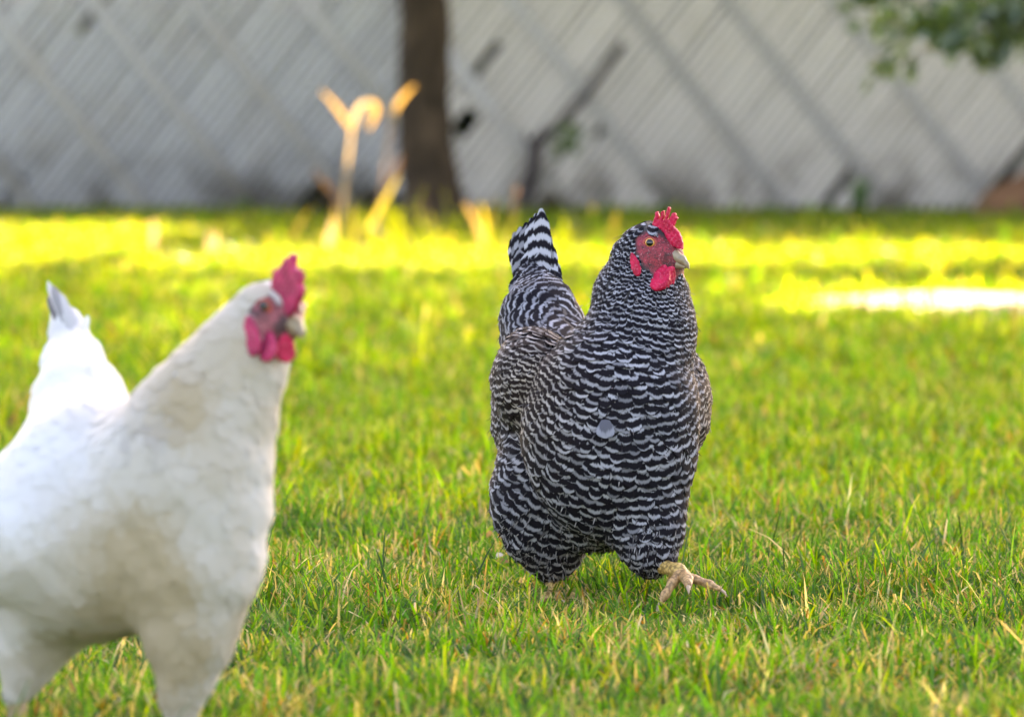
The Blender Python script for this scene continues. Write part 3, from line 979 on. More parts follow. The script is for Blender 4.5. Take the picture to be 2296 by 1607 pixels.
# ---- the barred hen, striding towards the right
B = Bird(1350, 6.42)
hen = empty('hen', B.O, 'black and white barred hen striding to the right with one foot raised, in sharp focus', 'hen')
hp = [B.e(1368, 965, 0.0, 196, 240, 180),
      B.e(1285, 930, 0.14, 185, 185, 240),
      B.e(1216, 1090, 0.09, 110, 148, 130, 0.014),
      B.e(1335, 1150, 0.06, 110, 82, 110)]
hp += B.ch((1400, 870, 0.0, 152), (1438, 745, 0.015, 112), (1440, 655, 0.03, 95), (1448, 595, 0.03, 74))
hp += [B.e(1456, 553, 0.02, 55, 52, 48)]
hp += B.ch((1240, 830, 0.18, 120), (1212, 715, 0.24, 82), (1200, 620, 0.29, 40))
hp += B.ch((1210, 1130, 0.09, 96), (1228, 1205, 0.09, 76), (1246, 1256, 0.09, 38))
hp += B.ch((1440, 1080, -0.01, 92), (1452, 1180, -0.02, 72), (1458, 1236, -0.03, 54))
hp += [B.e(1490, 900, 0.085, 104, 142, 205, 0.005), B.e(1202, 855, 0.075, 100, 122, 170, 0.005)]
# head frame: forward is right and towards the camera
HTH = R(66)
hF = np.array((math.sin(HTH), -math.cos(HTH), 0)); hS = np.array((-math.cos(HTH), -math.sin(HTH), 0)); hZ = np.array((0, 0, 1.0))
hC = B.p(1456, 556, 0.02)
def face_b(p):
    q = p - hC
    xm = (q @ hF) * math.sin(HTH) - np.abs(q @ hS) * math.cos(HTH)
    z = q[:, 2]
    e = ((xm - 0.0100) / 0.0225) ** 2 + ((z + 0.0080) / 0.0235) ** 2 + 0.9 * (xm - 0.01) * (z + 0.008) / 0.0005
    return np.maximum(1 - np.clip((e - 0.85) / 0.3, 0, 1), np.clip(((q @ hF) - 0.0225) / 0.002, 0, 1) * (z > -0.026))
hp += chain([(hC + hF * 0.012 - hZ * 0.008, 0.0205), (hC + hF * 0.027 - hZ * 0.011, 0.0105)])   # muzzle
body_me, bP, bF, bf = sdf_mesh('body', hp, 0.022, 0.0042, {'face': face_b}, 0.0009)
BODY_B = body_mat('barred_hen_skin', (0.03, 0.028, 0.03), (0.30, 0.028, 0.045))
link('body', body_me, BODY_B, hen)
ctl = [(1450, 505, .02, 0), (1500, 530, 0, 1), (1405, 545, .03, 5), (1480, 640, -.01, 10), (1350, 640, .03, 14), (1440, 640, -.02, 12), (1535, 690, .0, 15), (1440, 720, -.05, 18),
       (1400, 800, -.08, 22), (1380, 900, -.09, 26.4), (1368, 1000, -.09, 31), (1360, 1100, -.07, 35.5), (1350, 1195, -.03, 40),
       (1320, 850, -.06, 25.4), (1260, 860, -.03, 29.0), (1200, 880, .0, 33.5), (1168, 970, .0, 36.5), (1240, 970, -.06, 32.6), (1300, 980, -.08, 31.2), (1180, 1060, .0, 38), (1250, 1080, -.05, 36.3), (1300, 1160, -.03, 39),
       (1105, 1080, .09, 44), (1150, 1090, .02, 41), (1140, 1180, .06, 44.5), (1190, 1220, .06, 45), (1240, 1285, .09, 48.5), (1290, 1230, .0, 43),
       (1480, 960, -.07, 29.8), (1540, 930, -.02, 31), (1590, 900, .09, 34), (1540, 1040, .0, 35), (1520, 1140, -.02, 38), (1470, 1200, -.06, 40.5), (1480, 1270, -.03, 44), (1550, 800, .05, 25),
       (1310, 700, .13, 18.5), (1260, 700, .19, 23), (1230, 680, .22, 26), (1160, 730, .2, 28), (1120, 820, .12, 30), (1110, 950, .1, 36), (1200, 640, .25, 30), (1195, 590, .28, 33),
       (1280, 780, .02, 21.5), (1210, 790, .02, 26), (1230, 900, 0.38, 38), (1285, 1050, .35, 40), (1590, 950, .25, 38), (1400, 800, .32, 29)]
field_b = rbf_field([B.p(a, b, c) for a, b, c, _ in ctl], np.array([v for *_, v in ctl], float))
wingc = B.p(1215, 850, 0.0)
def warm_b(p):
    q = (p - wingc) / np.array((0.055, 0.09, 0.065))
    w = np.exp(-(q ** 2).sum(1) * 0.8) * 0.75
    w2 = np.clip((p[:, 0] - B.p(1555, 900, 0.05)[0]) / 0.02, 0, 1) * 0.8
    leg = np.clip((B.p(1300, 1190)[2] - p[:, 2]) / 0.06, 0, 1) * 0.35
    return np.clip(w + w2 + leg, 0, 1)
dress(B, hen, bf, bP, bF, field_b, (0.0042, 0.0135), face_b, BARRED, np.random.default_rng(31), 12000, warm_b, lambda p: np.zeros(len(p)),
      speck_fn=lambda p: np.clip((p[:, 2] - B.p(1440, 760)[2]) / 0.05, 0, 1) * np.clip((B.p(1440, 640, 0.17)[1] - p[:, 1]) / 0.03, 0, 1))

def wisps(b, parent, f, P, Fc, field, keep_fn, n, L0, W0, mat_, rs_, warm):
    S0 = sample_surface(P, Fc, n, rs_)
    S0 = S0[keep_fn(S0) > rs_.random(len(S0))]
    gr = num_grad(field, S0); nrm = grad(f, S0)
    gr -= (gr * nrm).sum(1, keepdims=True) * nrm
    d = gr / (np.linalg.norm(gr, axis=1, keepdims=True) + 1e-9)
    d = d + rs_.normal(0, 0.30, (len(S0), 1)) * np.cross(nrm, d); d /= np.linalg.norm(d, axis=1, keepdims=True)
    m = len(S0)
    me = plumage('down', f, S0, d, nrm, L0 * rs_.uniform(0.6, 1.3, m), W0 * rs_.uniform(0.6, 1.4, m), field(S0) + rs_.normal(0, 0.2, m), np.full(m, 0.016), 0.0052 * rs_.uniform(0.5, 1.6, m), rs_,
                 {'rnd': rs_.random(m), 'warm': np.full(m, warm), 'dark': np.zeros(m)})
    o = link('down', me, mat_, parent); o['kind'] = 'stuff'
def down_b(p):
    low = np.clip((B.p(1300, 1120)[2] - p[:, 2]) / 0.06, 0, 1)
    return (1 - face_b(p)) * (0.10 + 0.9 * low)
wisps(B, hen, bf, bP, bF, field_b, down_b, 9000, 0.013, 0.0011, BARRED, np.random.default_rng(77), 0.25)

# tail: long barred feathers, each a part
ra = random.Random(9)
tails = [((1208, 690, .27), (1146, 536, .33), 46), ((1206, 690, .27), (1153, 520, .33), 48), ((1206, 690, .26), (1166, 508, .325), 50), ((1206, 690, .255), (1180, 498, .32), 50),
         ((1208, 690, .25), (1192, 488, .315), 48), ((1210, 690, .25), (1203, 478, .31), 46), ((1214, 690, .25), (1213, 467, .305), 44),
         ((1222, 690, .25), (1221, 505, .30), 42), ((1230, 690, .25), (1230, 540, .30), 44), ((1240, 695, .24), (1240, 575, .29), 46), ((1180, 690, .25), (1163, 560, .30), 48), ((1195, 700, .24), (1187, 560, .29), 52),
         ((1215, 705, .235), (1210, 565, .28), 52), ((1238, 700, .23), (1236, 600, .27), 50), ((1172, 705, .23), (1160, 615, .27), 50), ((1200, 710, .22), (1196, 615, .26), 54)]
for i, (a, b_, w) in enumerate(tails):
    me = quill('tail_feather', B.p(*a), B.p(*b_), B.r(w), (ra.uniform(-.25, .25), -1, 0.25), ra.uniform(-0.1, 0.1), 0.0185, ra.random() * 0.25 + 0.1 + (0.0 if i < 10 else 0.4), {'rnd': ra.random(), 'warm': 0.25 if i == 0 else 0.03})
    link('tail_feather', me, BARRED_TAIL, hen)
# wing tips below the saddle
for i in range(7):
    a = B.p(1215 - 8 * i, 800 + 12 * i, 0.02 + 0.012 * i); b_ = B.p(1128 - 3 * i, 925 + 7 * i, 0.09 + 0.012 * i)
    me = quill('wing_feather', a, b_, B.r(34), (-0.75, -0.65, 0.1), 0.25, 0.010, ra.random(), {'rnd': ra.random(), 'warm': 0.3})
    link('wing_feather', me, BARRED, hen)
# one pale ruffled feather on the breast
o = link('loose_feather', quill('loose_feather', B.p(1358, 940, -0.096), B.p(1357, 982, -0.106), B.r(40), (0, -1, 0.15), 0.3, 0.030, 0.55, {'rnd': 0.9, 'warm': 0.0}), barred_mat('ruffled_feather', (0.22, 0.22, 0.25), (0.085, 0.085, 0.10), brown=False), hen)
o['label'] = 'single pale ruffled feather in the middle of the breast'

# comb, in the middle plane of the head
def head_plane(bird, px0, py0, dy0, F):
    o = bird.p(px0, py0, dy0)
    k = 1.0 / F[0]
    return lambda px, py: ((px - px0) / bird.S * k, -(py - py0) / bird.S)
hp2 = head_plane(B, 1480, 520, 0.006, hF)
comb_px = [(1464, 505), (1468, 490), (1472, 474), (1476, 473), (1478, 480), (1477, 492), (1481, 489), (1484, 474), (1489, 471), (1490, 478), (1487, 494), (1491, 491), (1495, 474), (1499, 462), (1503, 464), (1501, 478), (1496, 495), (1502, 489), (1508, 478), (1514, 475), (1516, 480), (1509, 490),
           (1506, 496), (1511, 487), (1517, 484), (1520, 488), (1514, 497), (1511, 507), (1517, 513), (1523, 520), (1527, 530), (1531, 543), (1531, 558), (1520, 556), (1506, 550), (1497, 538), (1490, 522), (1478, 512)]
me = plate_mesh('comb', [hp2(*c) for c in comb_px], 0.0034, 0.0014, 0.0009, (B.p(1480, 520, 0.006), hF, hZ, hS))
link('comb', me, COMB, hen)
# wattles, ear lobe
hW = lambda f_, s_, z_: hC + hF * f_ + hS * s_ + hZ * z_
def flat_drop(name, top, low, w, t, nrm, material, parent):
    """hanging lobe: thin, wide below"""
    a = np.asarray(top); b = np.asarray(low)
    ax = (b - a); L = np.linalg.norm(ax); ax /= L
    n = np.asarray(nrm, float); n -= (n @ ax) * ax; n /= np.linalg.norm(n); s = np.cross(ax, n)
    poly = []
    for k in range(28):
        an = 2 * math.pi * k / 28
        y = L * 0.5 - L * 0.5 * math.cos(an)
        ww = w * 0.5 * math.sin(an) * (0.62 + 0.55 * (y / L))
        poly.append((ww, y))
    me = plate_mesh(name, poly, t, t * 0.7, 0.0010, (a, s, ax, n))
    return link(name, me, material, parent)
flat_drop('wattle', march(B, bf, 1490, 594, -0.001), B.p(1473, 651, -0.030), B.r(52), 0.0026, (-0.45, -0.88, 0), COMB, hen)
flat_drop('wattle', B.p(1508, 596, -0.012), B.p(1491, 650, -0.018), B.r(48), 0.0026, (0.80, -0.55, 0), COMB, hen)
flat_drop('ear_lobe', march(B, bf, 1416, 566, 0.001), march(B, bf, 1432, 618, 0.003), B.r(24), 0.0022, (-0.5, -0.85, 0), COMB, hen)
# beak: upper and lower halves
b0 = B.p(1492, 572, 0.004)
tipb = B.p(1539, 597, -0.012)
tipb = b0 + hF * ((tipb - b0) @ hF) + hZ * (tipb - b0)[2]
dirb = tipb - b0
def bk(t, z): return b0 + dirb * t + hZ * z
up = chain([(bk(0.0, 0.0030), 0.0086), (bk(0.40, 0.0040), 0.0069), (bk(0.70, 0.0036), 0.0052), (bk(0.92, 0.0014), 0.0028), (bk(1.05, -0.0022), 0.0008)])
beak = link('beak', sdf_mesh('beak', up, 0.003, 0.0010)[0], BEAK, hen)
lowb = chain([(bk(0.0, -0.0060), 0.0068), (bk(0.45, -0.0044), 0.0054), (bk(0.84, -0.0026), 0.0024)])
link('lower_beak', sdf_mesh('lower_beak', lowb, 0.003, 0.0010)[0], BEAK, beak)
for s in (1, -1):
    nos = ('e', bk(0.36, 0.0068) + hS * s * 0.0052, np.array((0.0030, 0.0022, 0.0016)))
    link('nostril', sdf_mesh('nostril', [nos], 0.001, 0.0006)[0], simple_mat('nostril', (0.05, 0.035, 0.035), 0.6) if s == 1 else bpy.data.materials['nostril'], beak)
# eyes, set in the face on both sides
def put_eye(parent, f, c, out, material, iris=None):
    c = np.asarray(c, float)
    for _ in range(40):
        if f(c[None])[0] > -0.0022: break
        c = c + np.asarray(out) * 0.001
    while f(c[None])[0] > -0.0022: c = c - np.asarray(out) * 0.0005
    e_ = eyeball(parent, c, out, material=iris)
    V = []
    up_ = Vector(out).to_track_quat('Z', 'Y')
    for i in range(24):
        for k in range(8):
            a, t = 2 * math.pi * i / 24, 2 * math.pi * k / 8
            rr = 0.0062 + 0.0015 * math.cos(t)
            V.append(up_ @ Vector((rr * math.cos(a) * 1.08, rr * math.sin(a) * 0.95, 0.0019 + 0.0013 * math.sin(t))))
    F = [(i * 8 + k, ((i + 1) % 24) * 8 + k, ((i + 1) % 24) * 8 + (k + 1) % 8, i * 8 + (k + 1) % 8) for i in range(24) for k in range(8)]
    link('eyelid', mesh_np('eyelid', [tuple(c + np.array(v)) for v in V], np.array(F)), material, parent)
LID = simple_mat('eyelid_skin', (0.36, 0.06, 0.05), 0.6, 0.3, 0.3, 300.0, 0.0, 0.4)
eo = hS * 0.93 + hF * 0.30 + hZ * 0.10
put_eye(hen, bf, march(B, bf, 1457, 544), eo / np.linalg.norm(eo), LID)
eo = -hS * 0.93 + hF * 0.30 + hZ * 0.10
put_eye(hen, bf, hC + hF * 0.006 + hZ * 0.008 - hS * 0.01, eo / np.linalg.norm(eo), LID)

# legs: the near one lifted in mid stride, the other planted in the grass
def leg(bird, parent, pts, toes, material, toe_mat_, claw_mat, h=0.0016):
    prims = bird.ch(*pts)
    me = sdf_mesh('leg', prims, 0.006, h)[0]
    lg = link('leg', me, material, parent)
    for t in toes:
        tp = bird.ch(*t)
        o = link('toe', sdf_mesh('toe', tp, 0.004, h)[0], toe_mat_, lg)
        a = bird.p(*t[-2][:3]); b = bird.p(*t[-1][:3]); r_ = bird.r(t[-1][3])
        ax = (b - a) / np.linalg.norm(b - a)
        c = chain([(b, r_ * 0.75), (b + ax * 0.006 - hZ * 0.0015, r_ * 0.45), (b + ax * 0.011 - hZ * 0.006, r_ * 0.12)])
        link('claw', sdf_mesh('claw', c, 0.002, 0.0009)[0], claw_mat, parent)
    return lg
leg(B, hen, [(1452, 1244, -.02, 20), (1486, 1268, -.045, 15), (1520, 1279, -.065, 16), (1534, 1289, -.072, 15)],
    [[(1536, 1291, -.07, 12), (1560, 1298, -.075, 9), (1590, 1309, -.08, 9), (1613, 1319, -.083, 6)],
     [(1524, 1286, -.072, 13), (1508, 1306, -.085, 10), (1492, 1332, -.092, 9), (1482, 1347, -.095, 6)],
     [(1532, 1288, -.075, 14), (1541, 1297, -.10, 12), (1543, 1310, -.115, 9)],
     [(1516, 1280, -.05, 11), (1508, 1296, -.035, 9), (1504, 1308, -.025, 6)]], SHANK, TOE, CLAW)
gy_ = HORIZON + F_PX * CAM_H / (B.Y + 0.09)
leg(B, hen, [(1240, 1250, .09, 18), (1237, 1300, .09, 13), (1240, gy_ - 10, .085, 15)],
    [[(1240, gy_ - 8, .085, 12), (1255, gy_ - 2, .05, 10), (1262, gy_ + 6, .03, 7)], [(1240, gy_ - 8, .085, 12), (1225, gy_ - 2, .05, 10), (1216, gy_ + 6, .03, 7)],
     [(1240, gy_ - 8, .085, 12), (1280, gy_ - 2, .07, 10), (1300, gy_ + 2, .065, 7)], [(1240, gy_ - 8, .085, 10), (1226, gy_ - 4, .11, 7)]], SHANK, SHANK, CLAW)

# ---- the white hen, nearer and out of focus
Wb = Bird(300, 5.0)
hen2 = empty('hen', Wb.O, 'white hen with pink comb standing blurred in the left foreground', 'hen')
wp = [Wb.e(418, 1130, 0.0, 186, 265, 190), Wb.e(215, 1200, 0.065, 245, 238, 235), Wb.e(10, 1195, 0.10, 110, 118, 160)]
wp_wing = [Wb.e(110, 1215, 0.055, 150, 150, 190, 0.014)]
wp += Wb.ch((205, 1040, 0.095, 162), (178, 905, 0.17, 100), (166, 820, 0.24, 66), (155, 745, 0.27, 38), (128, 670, 0.30, 14), ks=(0.05, 0.02, 0.015, 0.012))
wp += Wb.ch((420, 1020, 0.0, 142), (478, 910, 0.0, 118), (537, 806, 0.0, 101), (578, 740, 0.0, 84), ks=(0.05, 0.03, 0.015))
wp += [Wb.e(604, 692, 0.0, 68, 62, 60, 0.015)]
wp += Wb.ch((440, 1300, -0.02, 116), (426, 1430, -0.02, 84), (412, 1545, -0.02, 46), (404, 1610, -0.02, 30), ks=(0.04, 0.025, 0.015))
wp += Wb.ch((90, 1390, 0.10, 120), (40, 1550, 0.10, 34), ks=(0.03,))
WTH = R(42)
wF = np.array((math.sin(WTH), -math.cos(WTH), 0)); wS = np.array((-math.cos(WTH), -math.sin(WTH), 0))
wC = Wb.p(604, 692, 0.0)
wp += wp_wing
wp += [x + ({'k': 0.012},) for x in chain([(wC + wF * 0.014 - hZ * 0.010, 0.022), (wC + wF * 0.024 - hZ * 0.012, 0.0125)])]
def face_w(p):
    q = p - wC
    xm = (q @ wF) * math.sin(WTH) - np.abs(q @ wS) * math.cos(WTH)
    z = q[:, 2]
    e = np.minimum(((xm - 0.0100) / 0.0225) ** 2 + ((z + 0.0130) / 0.0180) ** 2, ((xm + 0.0040) / 0.0140) ** 2 + ((z - 0.0020) / 0.0125) ** 2)
    return 1 - np.clip((e - 0.85) / 0.3, 0, 1)
body_me, wP, wFc, wf = sdf_mesh('body', wp, 0.055, 0.005, {'face': face_w}, 0.0012)
BODY_W = body_mat('white_hen_skin', (0.62, 0.60, 0.56), (0.34, 0.085, 0.10))
link('body', body_me, BODY_W, hen2)
ctl = [(590, 630, 0, 0), (640, 670, -.02, 1), (540, 700, .0, 4), (620, 800, -.03, 6), (560, 800, -.04, 7), (450, 740, .0, 6.5), (390, 820, 0, 9), (640, 850, 0, 7), (480, 900, -.05, 11), (600, 960, 0, 11), (330, 900, .02, 13),
       (430, 1050, -.07, 16), (420, 1200, -.07, 21), (590, 1100, 0, 17), (560, 1250, 0, 22), (400, 1340, -.04, 26), (300, 1430, .05, 29), (220, 1050, .0, 19), (120, 1200, .02, 26), (0, 1200, .1, 30), (150, 1400, .05, 31),
       (180, 960, .1, 19), (80, 1000, .12, 23), (170, 820, .2, 22), (160, 745, .25, 25), (128, 660, .3, 29), (470, 1400, -.03, 28), (410, 1560, -.02, 34), (60, 1500, .1, 34), (300, 1100, .4, 32), (400, 1000, .3, 22)]
field_w = rbf_field([Wb.p(a, b, c) for a, b, c, _ in ctl], np.array([v for *_, v in ctl], float))
tailtip = Wb.p(126, 672, 0.285); hack = Wb.p(350, 940, -0.03)
def warm_w(p):
    nk = np.clip((p[:, 2] - Wb.p(400, 1080)[2]) / 0.08, 0, 1) * np.clip((p[:, 0] - Wb.p(300, 900)[0]) / 0.05, 0, 1)
    pat = np.clip(0.5 + 0.5 * wob(p[:, 0] * 1.0 + p[:, 1], p[:, 2], 22.0, 1.0), 0, 1)
    low = np.clip((Wb.p(300, 1150)[2] - p[:, 2]) / 0.10, 0, 1)  # belly shade put into the feather colour
    br = np.exp(-(((p - Wb.p(345, 1240, -0.05)) / np.array((0.085, 0.2, 0.12))) ** 2).sum(1))  # breast shading painted in as a beige tint
    return np.clip(nk * 0.62 + 0.05 + low * 0.35 + 0.90 * br + 0.32 * (pat - 0.4), 0, 1)
def dark_w(p):
    t = np.clip(1 - np.linalg.norm(p - tailtip, axis=1) / 0.026, 0, 1) * 1.0
    q = (p - hack) / np.array((0.03, 0.06, 0.035))
    g = np.exp(-(q ** 2).sum(1)) * (0.5 + 0.5 * np.sin(p[:, 0] * 520 + p[:, 2] * 330)) * 0.35
    return np.clip(t + g, 0, 1)
dress(Wb, hen2, wf, wP, wFc, field_w, (0.005, 0.014), face_w, WHITE, np.random.default_rng(41), 6500, warm_w, dark_w, 2.3, 1.6, 0.72, 0.0011)
wt = [((160, 760, .25), (107, 630, .29), 20, .15), ((162, 755, .245), (118, 640, .285), 26, .65), ((166, 755, .24), (132, 655, .28), 26, .30), ((170, 756, .24), (150, 684, .27), 28, .25), ((182, 770, .235), (197, 706, .26), 16, .0), ((150, 760, .25), (107, 664, .285), 20, .85)]
for a, b_, w, dk in wt:
    link('tail_feather', quill('tail_feather', Wb.p(*a), Wb.p(*b_), Wb.r(w), (ra.uniform(-.3, .3), -1, .2), 0.1, 0.02, 0, {'rnd': ra.random(), 'warm': 0.1, 'dark': dk}), WHITE, hen2)
hp3 = head_plane(Wb, 640, 640, -0.026, wF)
comb_px = [(612, 650), (612, 628), (617, 604), (625, 606), (630, 596), (637, 592), (641, 575), (648, 583), (653, 571), (660, 566), (664, 574), (663, 596), (671, 603), (680, 606), (681, 622), (677, 634), (682, 645), (680, 662), (672, 672), (668, 690), (655, 706), (645, 705), (640, 680), (632, 662), (622, 656)]
link('comb', plate_mesh('comb', [hp3(*c) for c in comb_px], 0.0036, 0.0014, 0.0011, (Wb.p(640, 640, -0.026), wF, hZ, wS)), COMB_PINK, hen2)
flat_drop('wattle', march(Wb, wf, 604, 742, -0.001), Wb.p(600, 810, -0.046), Wb.r(50), 0.003, (-0.6, -0.8, 0), COMB_PINK, hen2)
flat_drop('wattle', march(Wb, wf, 640, 748, -0.001), Wb.p(640, 812, -0.036), Wb.r(50), 0.003, (0.3, -0.95, 0), COMB, hen2)
flat_drop('ear_lobe', march(Wb, wf, 556, 706, 0.001), march(Wb, wf, 572, 798, 0.004), Wb.r(46), 0.0025, (-0.5, -0.85, 0), COMB_PINK, hen2)
b0 = wC + wF * 0.024 - hZ * 0.012
def bk2(t, z): return b0 + wF * 0.022 * t - hZ * 0.010 * t + hZ * z
up = chain([(bk2(0.0, 0.003), 0.0095), (bk2(0.5, 0.004), 0.0075), (bk2(0.85, 0.002), 0.0040), (bk2(1.0, -0.002), 0.0014)])
beak = link('beak', sdf_mesh('beak', up, 0.003, 0.0012)[0], BEAK, hen2)
lowb = chain([(bk2(0.0, -0.005), 0.0075), (bk2(0.75, -0.001), 0.003)])
link('lower_beak', sdf_mesh('lower_beak', lowb, 0.003, 0.0012)[0], BEAK, beak)
for s in (1, -1):
    eo = wS * s * 0.90 + wF * 0.42 + hZ * 0.08
    put_eye(hen2, wf, march(Wb, wf, 591, 686) if s == 1 else wC + wF * 0.008 - wS * 0.01, eo / np.linalg.norm(eo), LID, EYE_BROWN)
g1 = HORIZON + F_PX * CAM_H / (Wb.Y - 0.02); g2 = HORIZON + F_PX * CAM_H / (Wb.Y + 0.10)
leg(Wb, hen2, [(404, 1590, -.02, 24), (402, g1 - 12, -.02, 18)], [[(402, g1 - 12, -.02, 15), (440, g1 - 2, -.05, 12), (465, g1 + 8, -.07, 8)], [(402, g1 - 12, -.02, 15), (400, g1, -.07, 12), (398, g1 + 12, -.10, 8)], [(402, g1 - 12, -.02, 15), (365, g1, -.05, 12), (342, g1 + 8, -.06, 8)]], SHANK_PALE, SHANK_PALE, CLAW)
leg(Wb, hen2, [(40, 1540, .10, 26), (34, g2 - 12, .10, 18)], [[(34, g2 - 12, .10, 15), (70, g2 - 2, .07, 12), (95, g2 + 4, .05, 8)], [(34, g2 - 12, .10, 15), (32, g2, .05, 12), (30, g2 + 10, .02, 8)], [(34, g2 - 12, .10, 15), (0, g2, .07, 12), (-22, g2 + 6, .06, 8)]], SHANK_PALE, SHANK_PALE, CLAW)

# ------------------------------------------------------------------ dry stalks in the sunlit strip
def ribbon(pts, w, tint, facing=(0, -1, 0.2)):
    """flat curved leaf along points (n,3) with widths w"""
    pts = np.asarray(pts, float); n = len(pts)
    d = np.gradient(pts, axis=0)
    s = np.cross(d, np.array(facing)); s /= np.linalg.norm(s, axis=1, keepdims=True)
    nn = np.cross(s, d); nn /= np.linalg.norm(nn, axis=1, keepdims=True)
    V = np.stack([pts - s * np.array(w)[:, None] * 0.5, pts - nn * np.array(w)[:, None] * 0.12, pts + s * np.array(w)[:, None] * 0.5], 1).reshape(-1, 3)
    F = [(i * 3 + j, i * 3 + j + 1, (i + 1) * 3 + j + 1, (i + 1) * 3 + j) for i in range(n - 1) for j in range(2)]
    return V, np.array(F), np.tile(np.array(tint), (len(V), 1))

def bez(a, b, c, n=9):
    t = np.linspace(0, 1, n)[:, None]
    a, b, c = map(np.asarray, (a, b, c))
    return (1 - t) ** 2 * a + 2 * t * (1 - t) * b + t * t * c

GOLD = (0.25, 0.165, 0.050); PALE = (0.25, 0.195, 0.115); RUST = (0.13, 0.065, 0.022); YEL = (0.22, 0.19, 0.022)
STALKS = [  # (label, depth, [(part, base px, bend px, tip px, width px, colour)])
    ('tall golden dry stalk with two curled leaves at its top', 19.6, [('stem', (752, 560), (775, 420), (790, 285), 15, PALE), ('leaf', (790, 300), (770, 250), (722, 205), 16, GOLD), ('leaf', (790, 290), (800, 225), (835, 228), 20, PALE), ('leaf', (826, 228), (858, 232), (826, 290), 24, GOLD), ('leaf', (790, 285), (768, 270), (764, 250), 14, GOLD)]),
    ('leaning dry stalk with a curled golden tip against the tree trunk', 20.0, [('stem', (842, 520), (862, 380), (878, 270), 13, (0.20, 0.14, 0.10)), ('leaf', (878, 272), (888, 225), (930, 192), 17, GOLD)]),
    ('slanting yellow dry leaf below the tall stalks', 19.2, [('leaf', (800, 560), (850, 470), (893, 395), 18, YEL)]),
    ('short rusty dry stalk left of the tall golden one', 20.2, [('leaf', (752, 440), (720, 405), (700, 380), 17, RUST), ('stem', (752, 440), (742, 480), (740, 545), 10, RUST)]),
    ('rusty brown dry stalk beside the tree trunk foot', 20.4, [('leaf', (862, 430), (890, 390), (900, 350), 20, RUST), ('stem', (850, 545), (858, 480), (862, 425), 10, RUST)]),
    ('pale short dry stalk under the tall golden stalk', 18.8, [('leaf', (732, 580), (738, 530), (746, 490), 24, PALE)]),
    ('bent golden dry leaf midway between trunk and barred hen', 19.0, [('leaf', (1095, 590), (1085, 520), (1042, 455), 20, GOLD), ('leaf', (1100, 590), (1095, 510), (1078, 455), 16, YEL)]),
    ('upright rusty dry stalk just left of the barred tail', 19.5, [('stem', (1142, 530), (1148, 470), (1160, 420), 20, RUST)]),
    ('pale broad dry stalk at left in the sunlit strip', 18.8, [('leaf', (343, 570), (344, 530), (346, 492), 22, PALE)]),
    ('pair of pale dry blades left of the white hen comb', 18.4, [('leaf', (470, 585), (472, 550), (468, 512), 24, PALE), ('leaf', (482, 585), (486, 550), (484, 520), 18, PALE)]),
    ('faint brown dry stalk in front of the tree trunk', 21.0, [('leaf', (952, 520), (955, 470), (948, 420), 16, RUST)]),
    ('yellow grass stalk behind the barred hen back', 19.5, [('leaf', (1370, 545), (1378, 500), (1386, 465), 16, YEL)]),
]
for lab, Y, parts in STALKS:
    base = parts[-1][1] if parts[-1][0] == 'stem' else parts[0][1]
    g = np.array((at(base[0], base[1], Y)[0], Y, 0.0))
    st = empty('dry_stalk', g, lab, 'dry stalk', 'dry stalks in the sunlit grass')
    for i, (nm, a, b_, c, w, colr) in enumerate(parts):
        q = [at(a[0], a[1], Y) - g, at(b_[0], b_[1], Y + random.uniform(-.04, .04)) - g, at(c[0], c[1], Y + random.uniform(-.06, .06)) - g]
        pts = bez(*q)
        if nm == 'stem' or len(parts) == 1:
            if pts[0][2] > -0.01:                      # root it in the soil
                pts = np.concatenate([[(pts[0][0] + 0.005, pts[0][1], -0.01)], pts])
        wm = (0.50 if nm == 'stem' else 0.62) * w / F_PX * Y
        n_ = len(pts)
        prof = np.array([0.75 + 0.25 * math.sin(math.pi * k / (n_ - 1)) for k in range(n_)]) if nm == 'stem' else np.array([0.22 + 0.85 * math.sin(math.pi * (0.10 + 0.86 * k / (n_ - 1))) for k in range(n_)])
        V, F, C = ribbon(pts, wm * prof, colr)
        link(nm, mesh_np(nm, V, F, True, color=C), STRAW, st)

n_ = 300
x_ = np.concatenate([rs.normal(-0.36, 0.24, 170), rs.uniform(-1.9, 1.9, 130)]); y_ = rs.uniform(18.0, 21.2, n_)
L_ = np.where(np.arange(n_) < 170, rs.uniform(0.05, 0.19, n_), rs.uniform(0.03, 0.075, n_))
tt = np.array([(0.20, 0.24, 0.012), (0.15, 0.22, 0.012), (0.20, 0.17, 0.05), (0.10, 0.13, 0.012)])[rs.integers(0, 4, n_)]
V, F, C = blades(n_, x_, y_, L_, rs.uniform(0.005, 0.011, n_), np.clip(rs.normal(0.4, 0.25, n_), 0.05, 1), tt, tt, rs)
props(link('tall_grass', mesh_np('tall_grass', V, F, True, color=C), GRASS), 'loose taller grass blades standing in the sunlit strip', kind='stuff')

